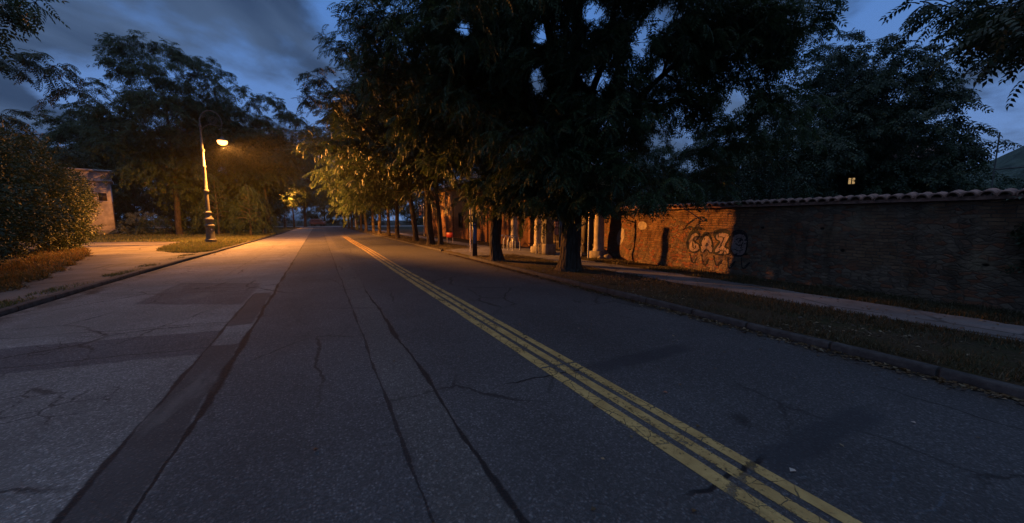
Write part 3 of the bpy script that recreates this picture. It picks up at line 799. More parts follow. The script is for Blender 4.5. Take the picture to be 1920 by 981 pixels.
make_tree('roadside_tree', 'second roadside tree, dark trunk just right of the black post with a blue panel', 'tree', b2, 9.5, 0.26, c2, T_NEAR, 250, 22, M['leaf_walnut'], VERGE,
          leaders=((2.8, at(780, 40, 16), .13), (3.4, at(900, 20, 17), .13)), leafscale=.82, open_lines=lit + gap1, rho=0.46, fork=0.38, droop=0.32)
# --- the lamplit pair further on, reaching over the road
b3 = (6.65, 24.0, 0.09)
c3 = ellipsoid_clumps((5.2, 23.5, 7.4), (4.4, 4.6, 3.6), 64, 1.35, 13, zmin=3.3)
c3 += [np.array([*at(u, v, d), r]) for u, v, d, r in (
    (600, 145, 20, .9), (580, 185, 20, .7), (640, 90, 19, .9), (660, 110, 19.5, .9), (625, 190, 21, 1.1), (655, 240, 21, 1.2), (640, 280, 22, 1.0), (690, 270, 22, 1.2), (670, 310, 23, 1.1), (720, 300, 23, 1.2), (700, 335, 24, .9), (760, 320, 23, 1.1), (650, 320, 24, .8),
    (800, 300, 23, 1.1), (840, 330, 23, 1.0), (860, 370, 22, .8), (890, 350, 22, .8), (770, 370, 25, .9), (735, 360, 26, .9), (815, 375, 25, .7), (880, 395, 22.5, .5))]
make_tree('roadside_tree', 'lamplit tree with an orange lit straight trunk beside the red board', 'tree', b3, 9.0, 0.25, c3, T_MID, 215, 23, M['leaf_dark'], VERGE, open_lines=lit, rho=0.45, fork=0.42, leafscale=.85, lean=(-.5, 0), droop=.22)
b3b = (7.15, 23.4, 0.09)
c3b = ellipsoid_clumps((7.6, 22.6, 7.2), (3.4, 3.2, 3.2), 20, 1.2, 14, zmin=3.8)
make_tree('roadside_tree', 'slim black trunk standing close against the orange lit trunk', 'tree', b3b, 7.5, 0.17, c3b, T_MID, 100, 24, M['leaf_dark'], VERGE, open_lines=lit, rho=0.45, leafscale=.85)
b4 = (6.78, 28.9, 0.09)
c4 = ellipsoid_clumps((5.2, 29.5, 7.2), (4.4, 4.2, 3.8), 58, 1.35, 15, zmin=3.4)
t4 = make_tree('roadside_tree', 'fourth lamplit verge tree, leaning trunk left of the orange lit one', 'tree', b4, 8.5, 0.22, c4, T_MID, 190, 25, M['leaf_dark'], VERGE, open_lines=lit, rho=.4, droop=.22, leafscale=.9, lean=(-.6, .3))
# far variants, shared meshes
b5 = (6.4, 34.2, 0.09)
c5 = ellipsoid_clumps((5.0, 34.6, 7.2), (5.0, 5.0, 4.2), 44, 1.45, 16, zmin=3.0)
t5 = make_tree('roadside_tree', 'fifth verge tree, trunk at the edge of the lamplight', 'tree', b5, 8.5, 0.2, c5, T_FAR, 85, 26, M['leaf_walnut'], VERGE, open_lines=lit, rho=.4, leafscale=.8, twig=False)
b6 = (6.4, 39.2, 0.09)
c6 = ellipsoid_clumps((5.8, 39.2, 6.8), (4.4, 4.4, 4.2), 40, 1.45, 17, zmin=2.6)
t6 = make_tree('roadside_tree', 'sixth verge tree, in shade just past the lamplight', 'tree', b6, 8.0, 0.19, c6, T_FAR, 85, 27, M['leaf_dark'], VERGE, leafscale=.8, twig=False)
rest = [(6.2, 44.3, t5, 1.0, 1.2), (6.2, 49.5, t6, 1.0, 2.1), (5.9, 55.0, t5, 1.05, 3.6), (5.8, 60.5, t6, 1.0, .6), (5.9, 67.0, t5, .95, 5.0), (5.6, 75.0, t6, 1.05, 4.2), (5.5, 83.0, t5, 1.0, 2.6), (5.4, 92.0, t6, 1.1, 1.9), (5.6, 100.0, t5, 1.0, .4)]
for i, (x, y, src, s, rz) in enumerate(rest):
    o = copy_tree(src); o.location = (x, y, .09); o.rotation_euler = (0, 0, rz); o.scale = (s, s, s)
    o['label'] = 'dark far tree in the receding row down the right side of the road'
    o['group'] = 'far trees down the right side'
# --- near tree out of frame at the right, its boughs hanging in
b0 = (7.8, -4.4, 0.09)
c0 = ellipsoid_clumps((9.0, -6.2, 7.6), (3.6, 3.2, 3.0), 18, 1.3, 18, zmin=4.8)
c0 += [np.array([*at(u, v, d), r]) for u, v, d, r in ((1735, 0, 8.6, .32), (1775, 30, 8.6, .36), (1800, 5, 8.4, .45), (1830, 55, 8.2, .42), (1890, 30, 8, .55), (1905, 70, 8, .40), (1868, 70, 8.2, .34), (1890, 100, 8.1, .26), (1850, 10, 8.3, .5), (1915, 60, 8, .5), (1930, 0, 7.5, .7), (1960, 40, 7, .7), (2000, 0, 6.5, .9))]
make_tree('roadside_tree', 'tree whose dark leafy boughs hang into the top right corner of the sky', 'tree', b0, 8.0, 0.3, c0, T_NEAR, 190, 28, M['leaf_dark'], VERGE, droop=.35, leafscale=.72)

# --- trees behind the wall
BW = 'trees behind the brick wall'
def big(label, u, dist, ztop, width, n, r, seed, leafmat=M['leaf_dark'], tmpl=T_FAR, per=150, zc=.55, name='broadleaf_tree', extra=(), group=BW, zmin=1.2, depth=None, **kw):
    p = at(u, 413, dist); b = (p[0], p[1], 0.0)
    rz = (ztop - zmin) / 2
    cl_ = ellipsoid_clumps((b[0], b[1], zmin + rz), (width / 2, (depth or width) / 2, rz), n, r, seed, zmin=zmin)
    cl_ += [np.array([*at(*e[:3]), e[3]]) for e in extra]
    kw.setdefault('open_lines', gap1); return make_tree(name, label, 'tree', b, ztop * .72, max(.16, width * .028), cl_, tmpl, per, seed + 40, leafmat, group, twig=False, **kw)
win_line = [((0, 0, CAM_H), at(1589 + a, 340 + b_, 60)) for a in (-6, 6) for b_ in (-6, 6)]
big('widest dark tree behind the tiled wall, its crown around the lit window', 1645, 32, 11.4, 6.6, 90, 1.3, 31, extra=((1600, 85, 31, 1.0), (1650, 75, 31, 1.0), (1690, 75, 31, 1.0), (1560, 105, 31, 1.1), (1735, 115, 31, 1.2), (1775, 170, 31, 1.1), (1790, 230, 31, 1.0), (1785, 285, 31, 1.1), (1720, 90, 31, 1.0), (1530, 150, 31, 1.0), (1760, 330, 31, 1.2), (1700, 330, 31, 1.3), (1640, 300, 31, 1.3), (1560, 320, 31, 1.3), (1530, 250, 31, 1.3)), open_lines=win_line, rho=.5, per=125)
big('narrow pointed tree rising left of the widest dark crown behind the wall', 1535, 36, 14.6, 3.6, 34, 1.3, 32, M['leaf_blue'], zc=.5, extra=((1537, 50, 36, .7), (1545, 85, 36, .9), (1525, 110, 36, 1.1)))
big('tall dark tree behind the wall seen through the boughs of the largest roadside tree', 1405, 26, 8.0, 7.4, 44, 1.3, 33, open_lines=gap1 + win_line, rho=.5)
big('low tree behind the wall beside the stone column', 1190, 30, 7.4, 7.0, 30, 1.4, 34)
big('rounded tree behind the wall near the gate', 1300, 34, 6.2, 7.0, 26, 1.4, 35)
def weeping():
    p = at(1440, 413, 15.5); b = (p[0], p[1], 0.0)
    cl_ = [np.array([*at(u, v, d), r]) for u, v, d, r in ((1440, 295, 15.2, .75), (1400, 320, 15.2, .7), (1475, 320, 15.4, .7), (1370, 350, 15.2, .55), (1500, 345, 15.4, .5), (1430, 340, 15.8, .9), (1470, 365, 15.6, .6), (1400, 370, 15.4, .7))]
    make_tree('weeping_tree', 'small rounded tree with arching drooping branches just behind the tiles', 'tree', b, 3.6, .09, cl_, T_CON, 90, 61, M['leaf_blue'], BW, droop=1.3, leafscale=.8, flat=.9)
weeping()
big('low tree at the right behind the wall, below the gap of sky', 1795, 30, 2.9, 5.0, 26, .9, 36, M['leaf_blue'], zmin=.8)
big('bushy tree between the widest dark crown and the thin pole', 1845, 40, 4.6, 3.4, 22, 1.0, 37, M['leaf_blue'], zmin=.8)
big('low dark tree at the right edge in front of the hill', 1915, 44, 3.2, 8.0, 26, 1.0, 39, M['leaf_dark'], zmin=.8)

# --- left side
LW = 'trees on the left side'
bA = (-15.6, 4.0, 0.1)
cA = ellipsoid_clumps((-16.2, 3.0, 9.4), (3.0, 2.6, 2.6), 12, 1.2, 41, zmin=6.2) + [np.array([*at(u, v, d), r]) for u, v, d, r in ((5, 0, 15, .42), (42, 2, 15, .30), (8, 20, 15.2, .25), (66, 4, 15.4, .2), (-30, 0, 15, .6), (-80, 0, 15, 1.0))]
make_tree('roadside_tree', 'tree whose leafy bough reaches into the top left corner', 'tree', bA, 9.0, .26, cA, T_NEAR, 120, 71, M['leaf_walnut'], LW, droop=.4, open_lines=())
big('dark tree rising behind the left hedge', -75, 31, 8.4, 5.2, 48, 1.1, 42, M['leaf_dark'], tmpl=T_MID, per=100, group=LW, extra=((30, 115, 29, .9), (75, 105, 29, .9), (125, 130, 29, .8), (140, 175, 29, .9), (10, 110, 29, 1.0), (105, 140, 29, 1.0)))
big('tallest tree on the left, its slanting crown against the clouds', 335, 54, 19.6, 10.5, 84, 1.6, 43, M['leaf_walnut'], group=LW, zmin=5.0, extra=((225, 80, 53, 1.2), (255, 68, 53, 1.0), (275, 80, 53, 1.1), (215, 115, 53, 1.1), (225, 135, 53, 1.1), (330, 100, 53, 1.3), (360, 110, 53, 1.2)), per=110)
big('loose tree left of the tallest one on the left', 190, 74, 17.5, 9.0, 44, 1.5, 44, M['leaf_walnut'], group=LW, zmin=4.0, leafscale=1.2)
big('broad tree behind the street lamp, its crown sloping down to the right', 415, 58, 17.5, 10.0, 66, 1.6, 45, M['leaf_walnut'], group=LW, zmin=3.0, extra=((420, 140, 57, 1.2), (450, 165, 57, 1.2), (390, 120, 57, 1.2)))
big('tree right of the street lamp with sky showing through its crown', 503, 55, 14.8, 7.0, 52, 1.5, 46, M['leaf_walnut'], group=LW, zmin=6.6, extra=((500, 182, 54, 1.3), (540, 215, 54, 1.3), (525, 190, 54, 1.2), (562, 245, 54, 1.2), (575, 285, 54, 1.1), (470, 190, 54, 1.3)))
big('rounded tree at the left where the road narrows', 572, 112, 22.0, 13.0, 56, 2.1, 47, M['leaf_walnut'], group=LW, zmin=6.0, leafscale=1.3, extra=((585, 240, 110, 2.2), (600, 275, 110, 2.0), (560, 225, 110, 2.2), (608, 310, 110, 2.0), (540, 215, 108, 2.2)))
big('far tree standing on the left verge ahead', 505, 68, 9.5, 4.5, 26, 1.3, 48, M['leaf_walnut'], group=LW, zmin=5.5)
big('far lamplit tree around the second street lamp', 551, 93, 11.0, 7.0, 44, 1.4, 49, M['leaf_walnut'], group=LW, zmin=5.0)
for i, (u, d, zt, wd) in enumerate(((245, 92, 16, 17), (345, 84, 15, 16), (430, 84, 14, 15), (165, 96, 16, 17), (20, 64, 11, 11), (480, 92, 12, 12))):
    big(('dark tree at the back of the lawn above the pale shrub', 'dark tree at the back of the lawn, left of the street lamp pole', 'dark tree deep behind the street lamp', 'dark tree standing behind the stone gatehouse', 'dark tree far behind the left hedge', 'dark tree in the gap right of the street lamp')[i],
        u, d, zt, wd, 48, 1.9, 50 + i, M['leaf_dark'], group='dark trees behind the left lawn', zmin=.6, leafscale=1.4, per=70)
for i, (x, y, zt, wd) in enumerate(((-14, 128, 13, 15), (2, 140, 14, 16), (16, 130, 13, 15), (-30, 132, 14, 16), (32, 134, 14, 16), (46, 128, 13, 15))):
    cl_ = ellipsoid_clumps((x, y, zt / 2 + .4), (wd / 2, 5, zt / 2), 40, 2.2, 80 + i, zmin=.8)
    make_tree('broadleaf_tree', 'dark tree beyond the pale crossing road at the end of the street', 'tree', (x, y, 0), zt * .7, .3, cl_, T_FAR, 40, 90 + i, M['leaf_dark'], 'trees closing the end of the street', twig=False, leafscale=1.7)
# low conifers near the lamp
def conifer(label, u, dist, h, wd, seed):
    p = at(u, 413, dist); b = (p[0], p[1], .1); r = np.random.RandomState(seed); cl_ = []
    for k in range(26):
        z = h * (.22 + .76 * k / 26); w_ = wd / 2 * (1 - (z / h)) ** .8 + .15; a = k * 2.4
        cl_.append(np.array([b[0] + math.cos(a) * w_ * .7, b[1] + math.sin(a) * w_ * .7, z, max(.35, w_ * .55)]))
    make_tree('conifer_tree', label, 'tree', b, h * .9, .11, cl_, T_CON, 44, seed, M['leaf_walnut'], 'young trees near the lamp', droop=.7, leafscale=1.1, twig=False)
conifer('young drooping tree right of the street lamp base, catching orange light', 468, 46, 5.6, 4.6, 101)
conifer('young drooping tree behind the street lamp pole', 408, 50, 7.0, 5.0, 102)
conifer('young tree right of the lamp near the left kerb', 492, 52, 5.4, 3.2, 103)

# hedge: one huge shrub along the left pavement
def hedge():
    rng = np.random.RandomState(7); cl_ = []
    for k in range(120):
        y = rng.uniform(5, 30.0); t = (y - 5) / 25
        xf = np.interp(y, [5, 13, 17, 24, 30], [-7.6, -7.6, -8.7, -10.6, -12.0])
        dpt = rng.uniform(0.2, 4.2); z = rng.uniform(.5, 4.3 - .1 * dpt)
        top = np.interp(y, [5, 20, 28, 30], [4.3, 4.5, 4.6, 3.6])
        z = min(z, top); bulge = 0.7 * math.sin(z / 4.5 * math.pi)
        cl_.append(np.array([xf - dpt + bulge - (.5 if z < 1.2 else 0), y, z, rng.uniform(.6, .95)]))
    # skin nearest the pavement and lamp
    for k in range(110):
        y = rng.uniform(8, 30.2); z = rng.uniform(.7, 4.6); top = np.interp(y, [5, 20, 27, 29.2, 30.6], [4.6, 4.8, 5.0, 4.6, 2.6])
        if z > top: z = top * rng.uniform(.5, 1)
        xf = np.interp(y, [5, 13, 17, 24, 30], [-7.6, -7.6, -8.7, -10.6, -12.0])
        bl = .55 * math.sin(y * 1.9 + z * 1.3) + .4 * math.sin(y * .8 - z * 2.1 + 1)
        cl_.append(np.array([xf - .45 + bl * .6 + .7 * math.sin(z / 4.6 * math.pi) - (.45 if z < 1.1 else 0), y, z + .25 * bl, rng.uniform(.28, .65)]))
    for k in range(70):                                   # stray shoots breaking the outline
        y = rng.uniform(8, 29.5); top = np.interp(y, [5, 20, 27, 29.2, 30.6], [4.6, 4.8, 5.0, 4.6, 2.6]); xf = np.interp(y, [5, 13, 17, 24, 30], [-7.6, -7.6, -8.7, -10.6, -12.0])
        for q in range(3): cl_.append(np.array([xf - rng.uniform(-.3, 2.2), y + .05 * q, top + .1 + .22 * q, .20 - .04 * q]))
    for k in range(40):                                   # the lamplit end
        cl_.append(np.array([rng.uniform(-13.6, -12.0), rng.uniform(29.2, 30.9), rng.uniform(.6, 4.3), rng.uniform(.35, .6)]))
    base = (-10.0, 19.0, .1)
    tb = MB(); P, D = [], []
    for x, y, z, r in cl_:
        n = int(115 * (r / .8) ** 2); d = rng.normal(size=(n, 3)); d /= np.linalg.norm(d, axis=1)[:, None]
        P.append(np.array([x, y, z]) + d * r * rng.uniform(.45, 1.05, (n, 1))); D.append(d + np.array([0, 0, -.35]) + rng.normal(size=(n, 3)) * .4)
    for k in range(26):
        y = rng.uniform(6, 29.5); xf = np.interp(y, [5, 13, 17, 24, 30], [-8.2, -8.2, -9.3, -11.4, -13.4]); a = rng.uniform(0, 6.28)
        tb.tube([(xf - 1, y, 0), (xf - 1 + .3 * math.cos(a), y + .3 * math.sin(a), 1.2), (xf - 1 + .8 * math.cos(a), y + .8 * math.sin(a), 2.8)], [.06, .045, .02], 6)
    P = np.concatenate(P); D = np.concatenate(D); k = P[:, 2] > .25; P, D = P[k], D[k]
    Q4 = bake(T_HEDGE, P, D, rng.uniform(.8, 1.4, len(P)), rng.normal(size=len(P)) * .6, 'leaves')
    tb, Q4 = localise(tb, Q4, base)
    t = thing('hedge', 'tall overgrown leafy hedge along the left pavement, its end catching orange light', 'hedge', base)
    tb.build('stems', M['bark'], t, smooth=True); obj('foliage', quads_mesh('foliage', Q4), M['leaf_hedge'], t)
hedge()

def bush(name, label, u, dist, wd, h, leafmat, seed, n=26, tmpl=None, per=60, group=None, ls=1.0):
    p = at(u, 413, dist); b = (p[0], p[1], .1)
    cl_ = ellipsoid_clumps((b[0], b[1], h * .45), (wd / 2, wd / 2.6, h * .5), n, max(.35, h * .22), seed, zmin=.3)
    tb, Q4 = tree_parts(b, h * .5, .06, cl_, tmpl if tmpl is not None else T_MID, per, seed, twig=False, leafscale=ls, fork=.05)
    tb, Q4 = localise(tb, Q4, b)
    t = thing(name, label, 'shrub', b, 0, group)
    tb.build('stems', M['bark'], t, smooth=True); obj('foliage', quads_mesh('foliage', Q4), leafmat, t)
bush('shrub', 'pale grey spreading shrub beside the stone gatehouse', 264, 60, 4.6, 3.0, M['leaf_pale'], 111)
for i, (u, d, wd, h) in enumerate(((320, 56, 7, 3.2), (375, 58, 7, 3.6), (430, 60, 7, 3.4), (232, 66, 5, 2.6))):
    bush('shrub', ('dark shrub at the back of the lawn right of the pale one', 'dark shrub behind the street lamp base', 'dark shrub behind the young drooping trees', 'dark low shrub right of the stone gatehouse, behind the pale one')[i], u, d, wd, h, M['leaf_dark'], 120 + i, group='dark shrubs across the lawn')

# ivy over the right end of the wall
def ivy():
    rng = np.random.RandomState(5); n = 2600
    y = 0.55 + rng.normal(size=n) * .45; z = 1.35 + rng.normal(size=n) * .42
    k = (z > .9) & (z < 2.35) & (y < 1.25 + .25 * np.sin(z * 9)); y, z = y[k], z[k]; x = XW - .08 - np.abs(rng.normal(size=len(y))) * .16
    P = np.column_stack([x, y, z]); D = np.column_stack([-np.abs(rng.normal(size=len(y))), rng.normal(size=len(y)) * .6, -.8 + rng.normal(size=len(y)) * .5])
    Q4 = bake(T_HEDGE, P, D, rng.uniform(.45, .85, len(P)), rng.normal(size=len(P)) * .6, 'i')
    b = np.array([XW - .1, .5, .1])
    t = thing('ivy', 'dark ivy hanging down the right end of the wall', 'climbing plant', tuple(b))
    s_ = MB()
    for k in range(5): s_.tube([(0, -.4 + k * .2, -.0), (-.03, -.35 + k * .2, .8), (-.02, -.3 + k * .22, 1.5), (0, -.2 + k * .2, 2.1)], .012, 5)
    s_.build('stems', M['bark'], t, smooth=True); obj('foliage', quads_mesh('foliage', Q4 - b), M['leaf_ivy'], t)
ivy()

# ------------------------------------------------------------------ grass, weeds, litter
def blades(name, P, h, w_, mat, lean=.5, seed=1, seg=2):
    rng = np.random.RandomState(seed); n = len(P)
    a = rng.uniform(0, 6.28, n); hh = h * rng.uniform(.5, 1.35, n); ww = w_ * rng.uniform(.7, 1.3, n)
    side = np.column_stack([np.cos(a), np.sin(a), np.zeros(n)]) * ww[:, None]
    b = rng.uniform(0, 6.28, n); l = rng.uniform(.1, 1, n) * lean
    tip = np.column_stack([np.cos(b) * l * hh, np.sin(b) * l * hh, hh * np.sqrt(np.maximum(.05, 1 - l * l * .7))])
    mid = tip * .55 + np.column_stack([np.zeros(n), np.zeros(n), hh * .12])
    Q4 = np.stack([P - side, P + side, P + mid + side * .7, P + mid - side * .7], 1)
    Q5 = np.stack([P + mid - side * .7, P + mid + side * .7, P + tip + side * .08, P + tip - side * .08], 1)
    return tag(obj(name, quads_mesh(name, np.concatenate([Q4, Q5])), mat), kind='stuff')
rng = np.random.RandomState(99)
def scatter(n, fn, x0, x1, y0, y1, z=.1, thr=0.0, fr=1.2, seed=1, ybias=1.0):
    y = y0 + (y1 - y0) * rng.uniform(0, 1, n) ** ybias; x = rng.uniform(x0, x1, n)
    P = np.column_stack([x, y, np.full(n, z)]); nz = fnoise(P[:, :2] * fr, seed, 3)
    k = (nz + rng.normal(size=n) * .25 > thr) & fn(x, y); return P[k]
true = lambda x, y: np.ones(len(x), bool)
inv = lambda x, y: (x > 6.18 + 0 * y) & ~((y > 15.3) & (y < 19.6))
blades('grass', scatter(90000, inv, 6.15, 8.36, -2, 22, .093, .05, 1.6, 3, 1.3), .065, .005, M['drygrass'], .9, 1)
blades('grass', scatter(16000, lambda x, y: (y > 19.6), 5.95, 8.2, 19.6, 60, .093, -.1, 1.2, 4, 1.4), .09, .009, M['drygrass'], .8, 2)
blades('grass', scatter(36000, lambda x, y: y < 11.8, 9.66, 10.9, -2, 12, .096, -.05, 1.8, 5), .085, .006, M['drygrass'], .9, 3)
from mathutils.geometry import intersect_point_line
def inside(poly):
    px = np.array([p[0] for p in poly]); py = np.array([p[1] for p in poly])
    def f(x, y):
        c = np.zeros(len(x), bool); j = len(px) - 1
        for i in range(len(px)):
            q = ((py[i] > y) != (py[j] > y)) & (x < (px[j] - px[i]) * (y - py[i]) / (py[j] - py[i] + 1e-12) + px[i]); c ^= q; j = i
        return c
    return f
inl = inside(lawn_tri)
blades('grass', scatter(60000, inl, -10.5, -4.6, 23.3, 52, .104, -.45, .9, 6, 1.5), .15, .011, M['grass'], .7, 4)
blades('grass', scatter(36000, inl, -32, -8, 36, 66, .104, -.4, .6, 7, 1.2), .14, .018, M['grass'], .7, 5)
blades('grass', scatter(9000, true, -5.75, -5.33, 6, 24, .10, .15, 1.1, 8), .06, .006, M['grass'], .8, 6)
def leaf_quads(P, s, seed):
    r = np.random.RandomState(seed); n = len(P); a = r.uniform(0, 6.28, n); L = s * r.uniform(.6, 1.3, n)
    d = np.column_stack([np.cos(a), np.sin(a), r.uniform(-.05, .3, n)]) * L[:, None]
    e = np.column_stack([-np.sin(a), np.cos(a), r.uniform(-.25, .25, n)]) * (L * .38)[:, None]; up = np.column_stack([np.zeros(n), np.zeros(n), L * r.uniform(.05, .3, n)])
    return np.stack([P, P + d * .45 + e + up, P + d, P + d * .45 - e + up * .6], 1)
def litter(name, P, s, seed): return tag(obj(name, quads_mesh(name, leaf_quads(P, s, seed)), M['litter']), kind='stuff')
# rough weeds under the hedge
def weeds():
    n = 26000; y = 7 + 23.5 * rng.uniform(0, 1, n) ** 1.1; off = rng.uniform(-1.5, .0, n)
    xf = np.interp(y, [5, 11, 13, 17, 24, 30], [-6.7, -6.6, -6.5, -7.5, -9.6, -12.1])
    x = xf + off + .15 * np.sin(y * 3) ; P = np.column_stack([x, y, np.full(n, .1)])
    k = rng.uniform(size=n) < np.exp(off * .1) * (fnoise(P[:, :2] * 1.4, 9, 3) + 1.2); P = P[k]
    k = fnoise(P[:, :2] * 2.3, 12, 3); hi = k > .05
    blades('weeds', P[hi], .21, .010, M['weed'], .97, 7); blades('weeds', P[~hi], .11, .009, M['weed'], .97, 8)
    litter('leaf_litter', np.column_stack([P[::5, 0] + .15, P[::5, 1], np.full(len(P[::5]), .115)]), .08, 9)
weeds()
n = 5200; y = -1 + 19 * rng.uniform(0, 1, n); x = np.array([xr(q) for q in y]) - np.abs(rng.normal(size=n)) * .10 - .012
k = fnoise(np.column_stack([y * .8, y * 0]), 4, 3) + rng.normal(size=n) * .4 > -.35
litter('leaf_litter', np.column_stack([x, y, np.full(n, .006)])[k], .05, 1)
n = 7000; P = np.column_stack([rng.uniform(6.1, 8.4, n), rng.uniform(-1, 20, n), np.full(n, .10)]); litter('leaf_litter', P[fnoise(P[:, :2], 6, 3) + rng.normal(size=n) * .4 > .1], .05, 2)
n = 420; P = np.column_stack([rng.uniform(-1, 5.9, n) ** 1.0, rng.uniform(.6, 16, n), np.full(n, .006)]); k = rng.uniform(size=n) < np.clip((P[:, 0] + .5) / 5, .05, 1)
litter('scattered_leaves', P[k], .036, 3)
n = 900; P = np.column_stack([rng.uniform(8.3, 11, n), rng.uniform(-1, 14, n), np.full(n, .108)]); litter('leaf_litter', P, .045, 4)
for i, (x, y, s, lab) in enumerate(((2.86, 1.12, .075, 'pale curled fallen leaf beside the yellow lines'), (4.46, .95, .06, 'pale fallen leaf lying alone on the right lane'), (1.74, 1.86, .055, 'tan fallen leaf lying left of the yellow lines'), (3.0, 2.34, .05, 'reddish small fallen leaf lying right of the yellow lines'))):
    q = leaf_quads(np.array([[0, 0, 0]]), s, 50 + i)
    v = q[0]; V = np.vstack([v, v[:1] * .5 + v[2:3] * .5 + [[0, 0, -.002]]])
    me = mesh_np('fallen_leaf', V, None, np.array([(0, 1, 4), (1, 2, 4), (2, 3, 4), (3, 0, 4)]))
    o = tag(obj('fallen_leaf', me, mat_simple('curled_leaf', ((.42, .36, .30), (.34, .29, .24), (.24, .16, .08), (.22, .09, .05))[i], .7)), lab, 'leaf', 'single leaves on the road'); o.location = (x, y, .009)

# ------------------------------------------------------------------ street lamps
def street_lamp(label, loc, energy, lit_=True, group='ornate street lamps', curved=True):
    t = thing('street_lamp', label, 'street lamp', loc, 0, group)
    b = MB()
    b.lathe([(.34, 0), (.34, .09), (.30, .13), (.30, .2), (.33, .22), (.33, .30), (.27, .34), (.25, .5), (.23, 1.15), (.25, 1.2), (.29, 1.24), (.29, 1.3), (.21, 1.36), (.19, 1.5), (.24, 1.62), (.27, 1.7), (.25, 1.78), (.17, 1.86), (.15, 2.05), (.19, 2.12), (.19, 2.2), (.12, 2.28)], n=24)
    base = b.build('pedestal', M['iron'], t, smooth=True)
    s_ = MB(); s_.lathe([(.0, 0), (.035, 0), (.035, .004), (0, .004)], n=12, cap=False)
    b = MB(); prof = [(.115, 2.2), (.10, 3.55), (.15, 3.6), (.16, 3.66), (.14, 3.74), (.10, 3.8), (.092, 5.25), (.115, 5.3), (.115, 5.36), (.085, 5.4), (.078, 6.3), (.12, 6.36), (.13, 6.42), (.11, 6.5), (.068, 6.55), (.05, 8.0), (.075, 8.05), (.075, 8.13), (.045, 8.2), (.03, 8.42), (.05, 8.48), (.0, 8.56)]
    b.lathe(prof, n=16, cap=False); b.build('pole', M['iron'], t, smooth=True)
    # scrolled arm reaching over the road
    a = MB(); th = np.linspace(math.pi, -.15, 22)
    arc = [(.60 + .60 * math.cos(q), 0, 8.30 + .82 * math.sin(q)) for q in th]
    a.tube(arc, np.linspace(.035, .025, len(arc)), 8)
    sp = np.linspace(0, 4.2 * math.pi, 60); a.tube([(.72 + (.30 - .018 * q) * math.cos(q), 0, 8.45 + (.30 - .018 * q) * math.sin(q)) for q in sp], .016, 6)
    sp = np.linspace(0, 3.0 * math.pi, 40); a.tube([(.22 + (.17 - .014 * q) * math.cos(q), 0, 8.75 + (.17 - .014 * q) * math.sin(q)) for q in sp], .012, 6)
    a.tube([(.03, 0, 7.72), (.2, 0, 8.0), (.5, 0, 8.2), (.75, 0, 8.16), (1.18, 0, 8.12)], .02, 6)
    for q in (7.7, 8.0): a.lathe([(.07, q - .03), (.085, q), (.07, q + .03)], n=12)
    a.build('scroll_arm', M['iron'], t, smooth=True)
    r = MB(); r.tube([(1.14, 0, 8.16), (1.14, 0, 7.42)], .016, 6); r.build('drop_rod', M['iron'], t, smooth=True)
    h = MB(); h.lathe([(.03, 7.46), (.07, 7.42), (.09, 7.34), (.17, 7.28), (.31, 7.18), (.33, 7.15), (.30, 7.155), (.16, 7.25), (.05, 7.3)], c=(1.14, 0, 0), n=24, cap=False)
    hd = h.build('lamp_shade', M['iron'], t, smooth=True)
    g = MB(); g.lathe([(.0, 6.86), (.13, 6.875), (.23, 6.94), (.29, 7.04), (.29, 7.15)][::1], c=(1.14, 0, 0), n=20, cap=False)
    bowl = g.build('glass_bowl', M['bulb'] if lit_ else M['white'], t, smooth=True)
    bowl.visible_shadow = True
    if energy:
        L = bpy.data.lights.new('lamp_light', 'POINT'); L.energy = energy; L.color = (1.0, .35, .055); L.shadow_soft_size = .12
        # the luminaire's photometric curve: strongest thrown low and wide over the road, shielded behind and above
        L.use_nodes = True; ln = L.node_tree; X.nt = ln
        em = [n for n in ln.nodes if n.type == 'EMISSION'][0]
        ge = ln.nodes.new('ShaderNodeTexCoord'); vt = ln.nodes.new('ShaderNodeVectorTransform'); vt.vector_type = 'NORMAL'; vt.convert_from = 'OBJECT'; vt.convert_to = 'WORLD'
        sp_ = ln.nodes.new('ShaderNodeSeparateXYZ'); ln.links.new(ge.outputs['Normal'], sp_.inputs[0])
        lx, ly, lz = [X(q) for q in sp_.outputs]
        up = lz.ss(0.14, -0.10) * 0.91 + 0.09
        wing = (lz + 0.18).abs().ss(0.50, 0.03) * 0.80 + 0.20
        side = lx.ss(0.38, 0.55) * (1.0 - lx.ss(0.64, 0.82) * 0.78) * 0.94 + lx.ss(-0.95, -0.3) * 0.045 + 0.008 + ly.ss(-0.1, 0.5) * 0.30
        pool = lz.ss(-0.22, -0.62) * 0.27
        if curved: ln.links.new((up * (wing * side).max(pool)).k, em.inputs['Strength'])
        lo = bpy.data.objects.new('lamp_light', L); C.objects.link(lo); lo.parent = t; lo.location = (1.14, 0, 6.74)
    return t
street_lamp('tall ornate street lamp with a lit orange bowl on the near left lawn', (-6.76, 32.36, .1), 82000)
street_lamp('far lit street lamp half hidden in bright yellow leaves', (-6.4, 92.0, .1), 13000, curved=False)
st = MB(); st.box((0, 0, 0), (.004, .07, .09), 0, .0015)
o = tag(st.build('sticker', M['white']), None); o.parent = [q for q in bpy.data.objects if q.name == 'street_lamp'][0]
o.location = (.135, -.205, 1.0); o.rotation_euler = (0, 0, R_(-57))

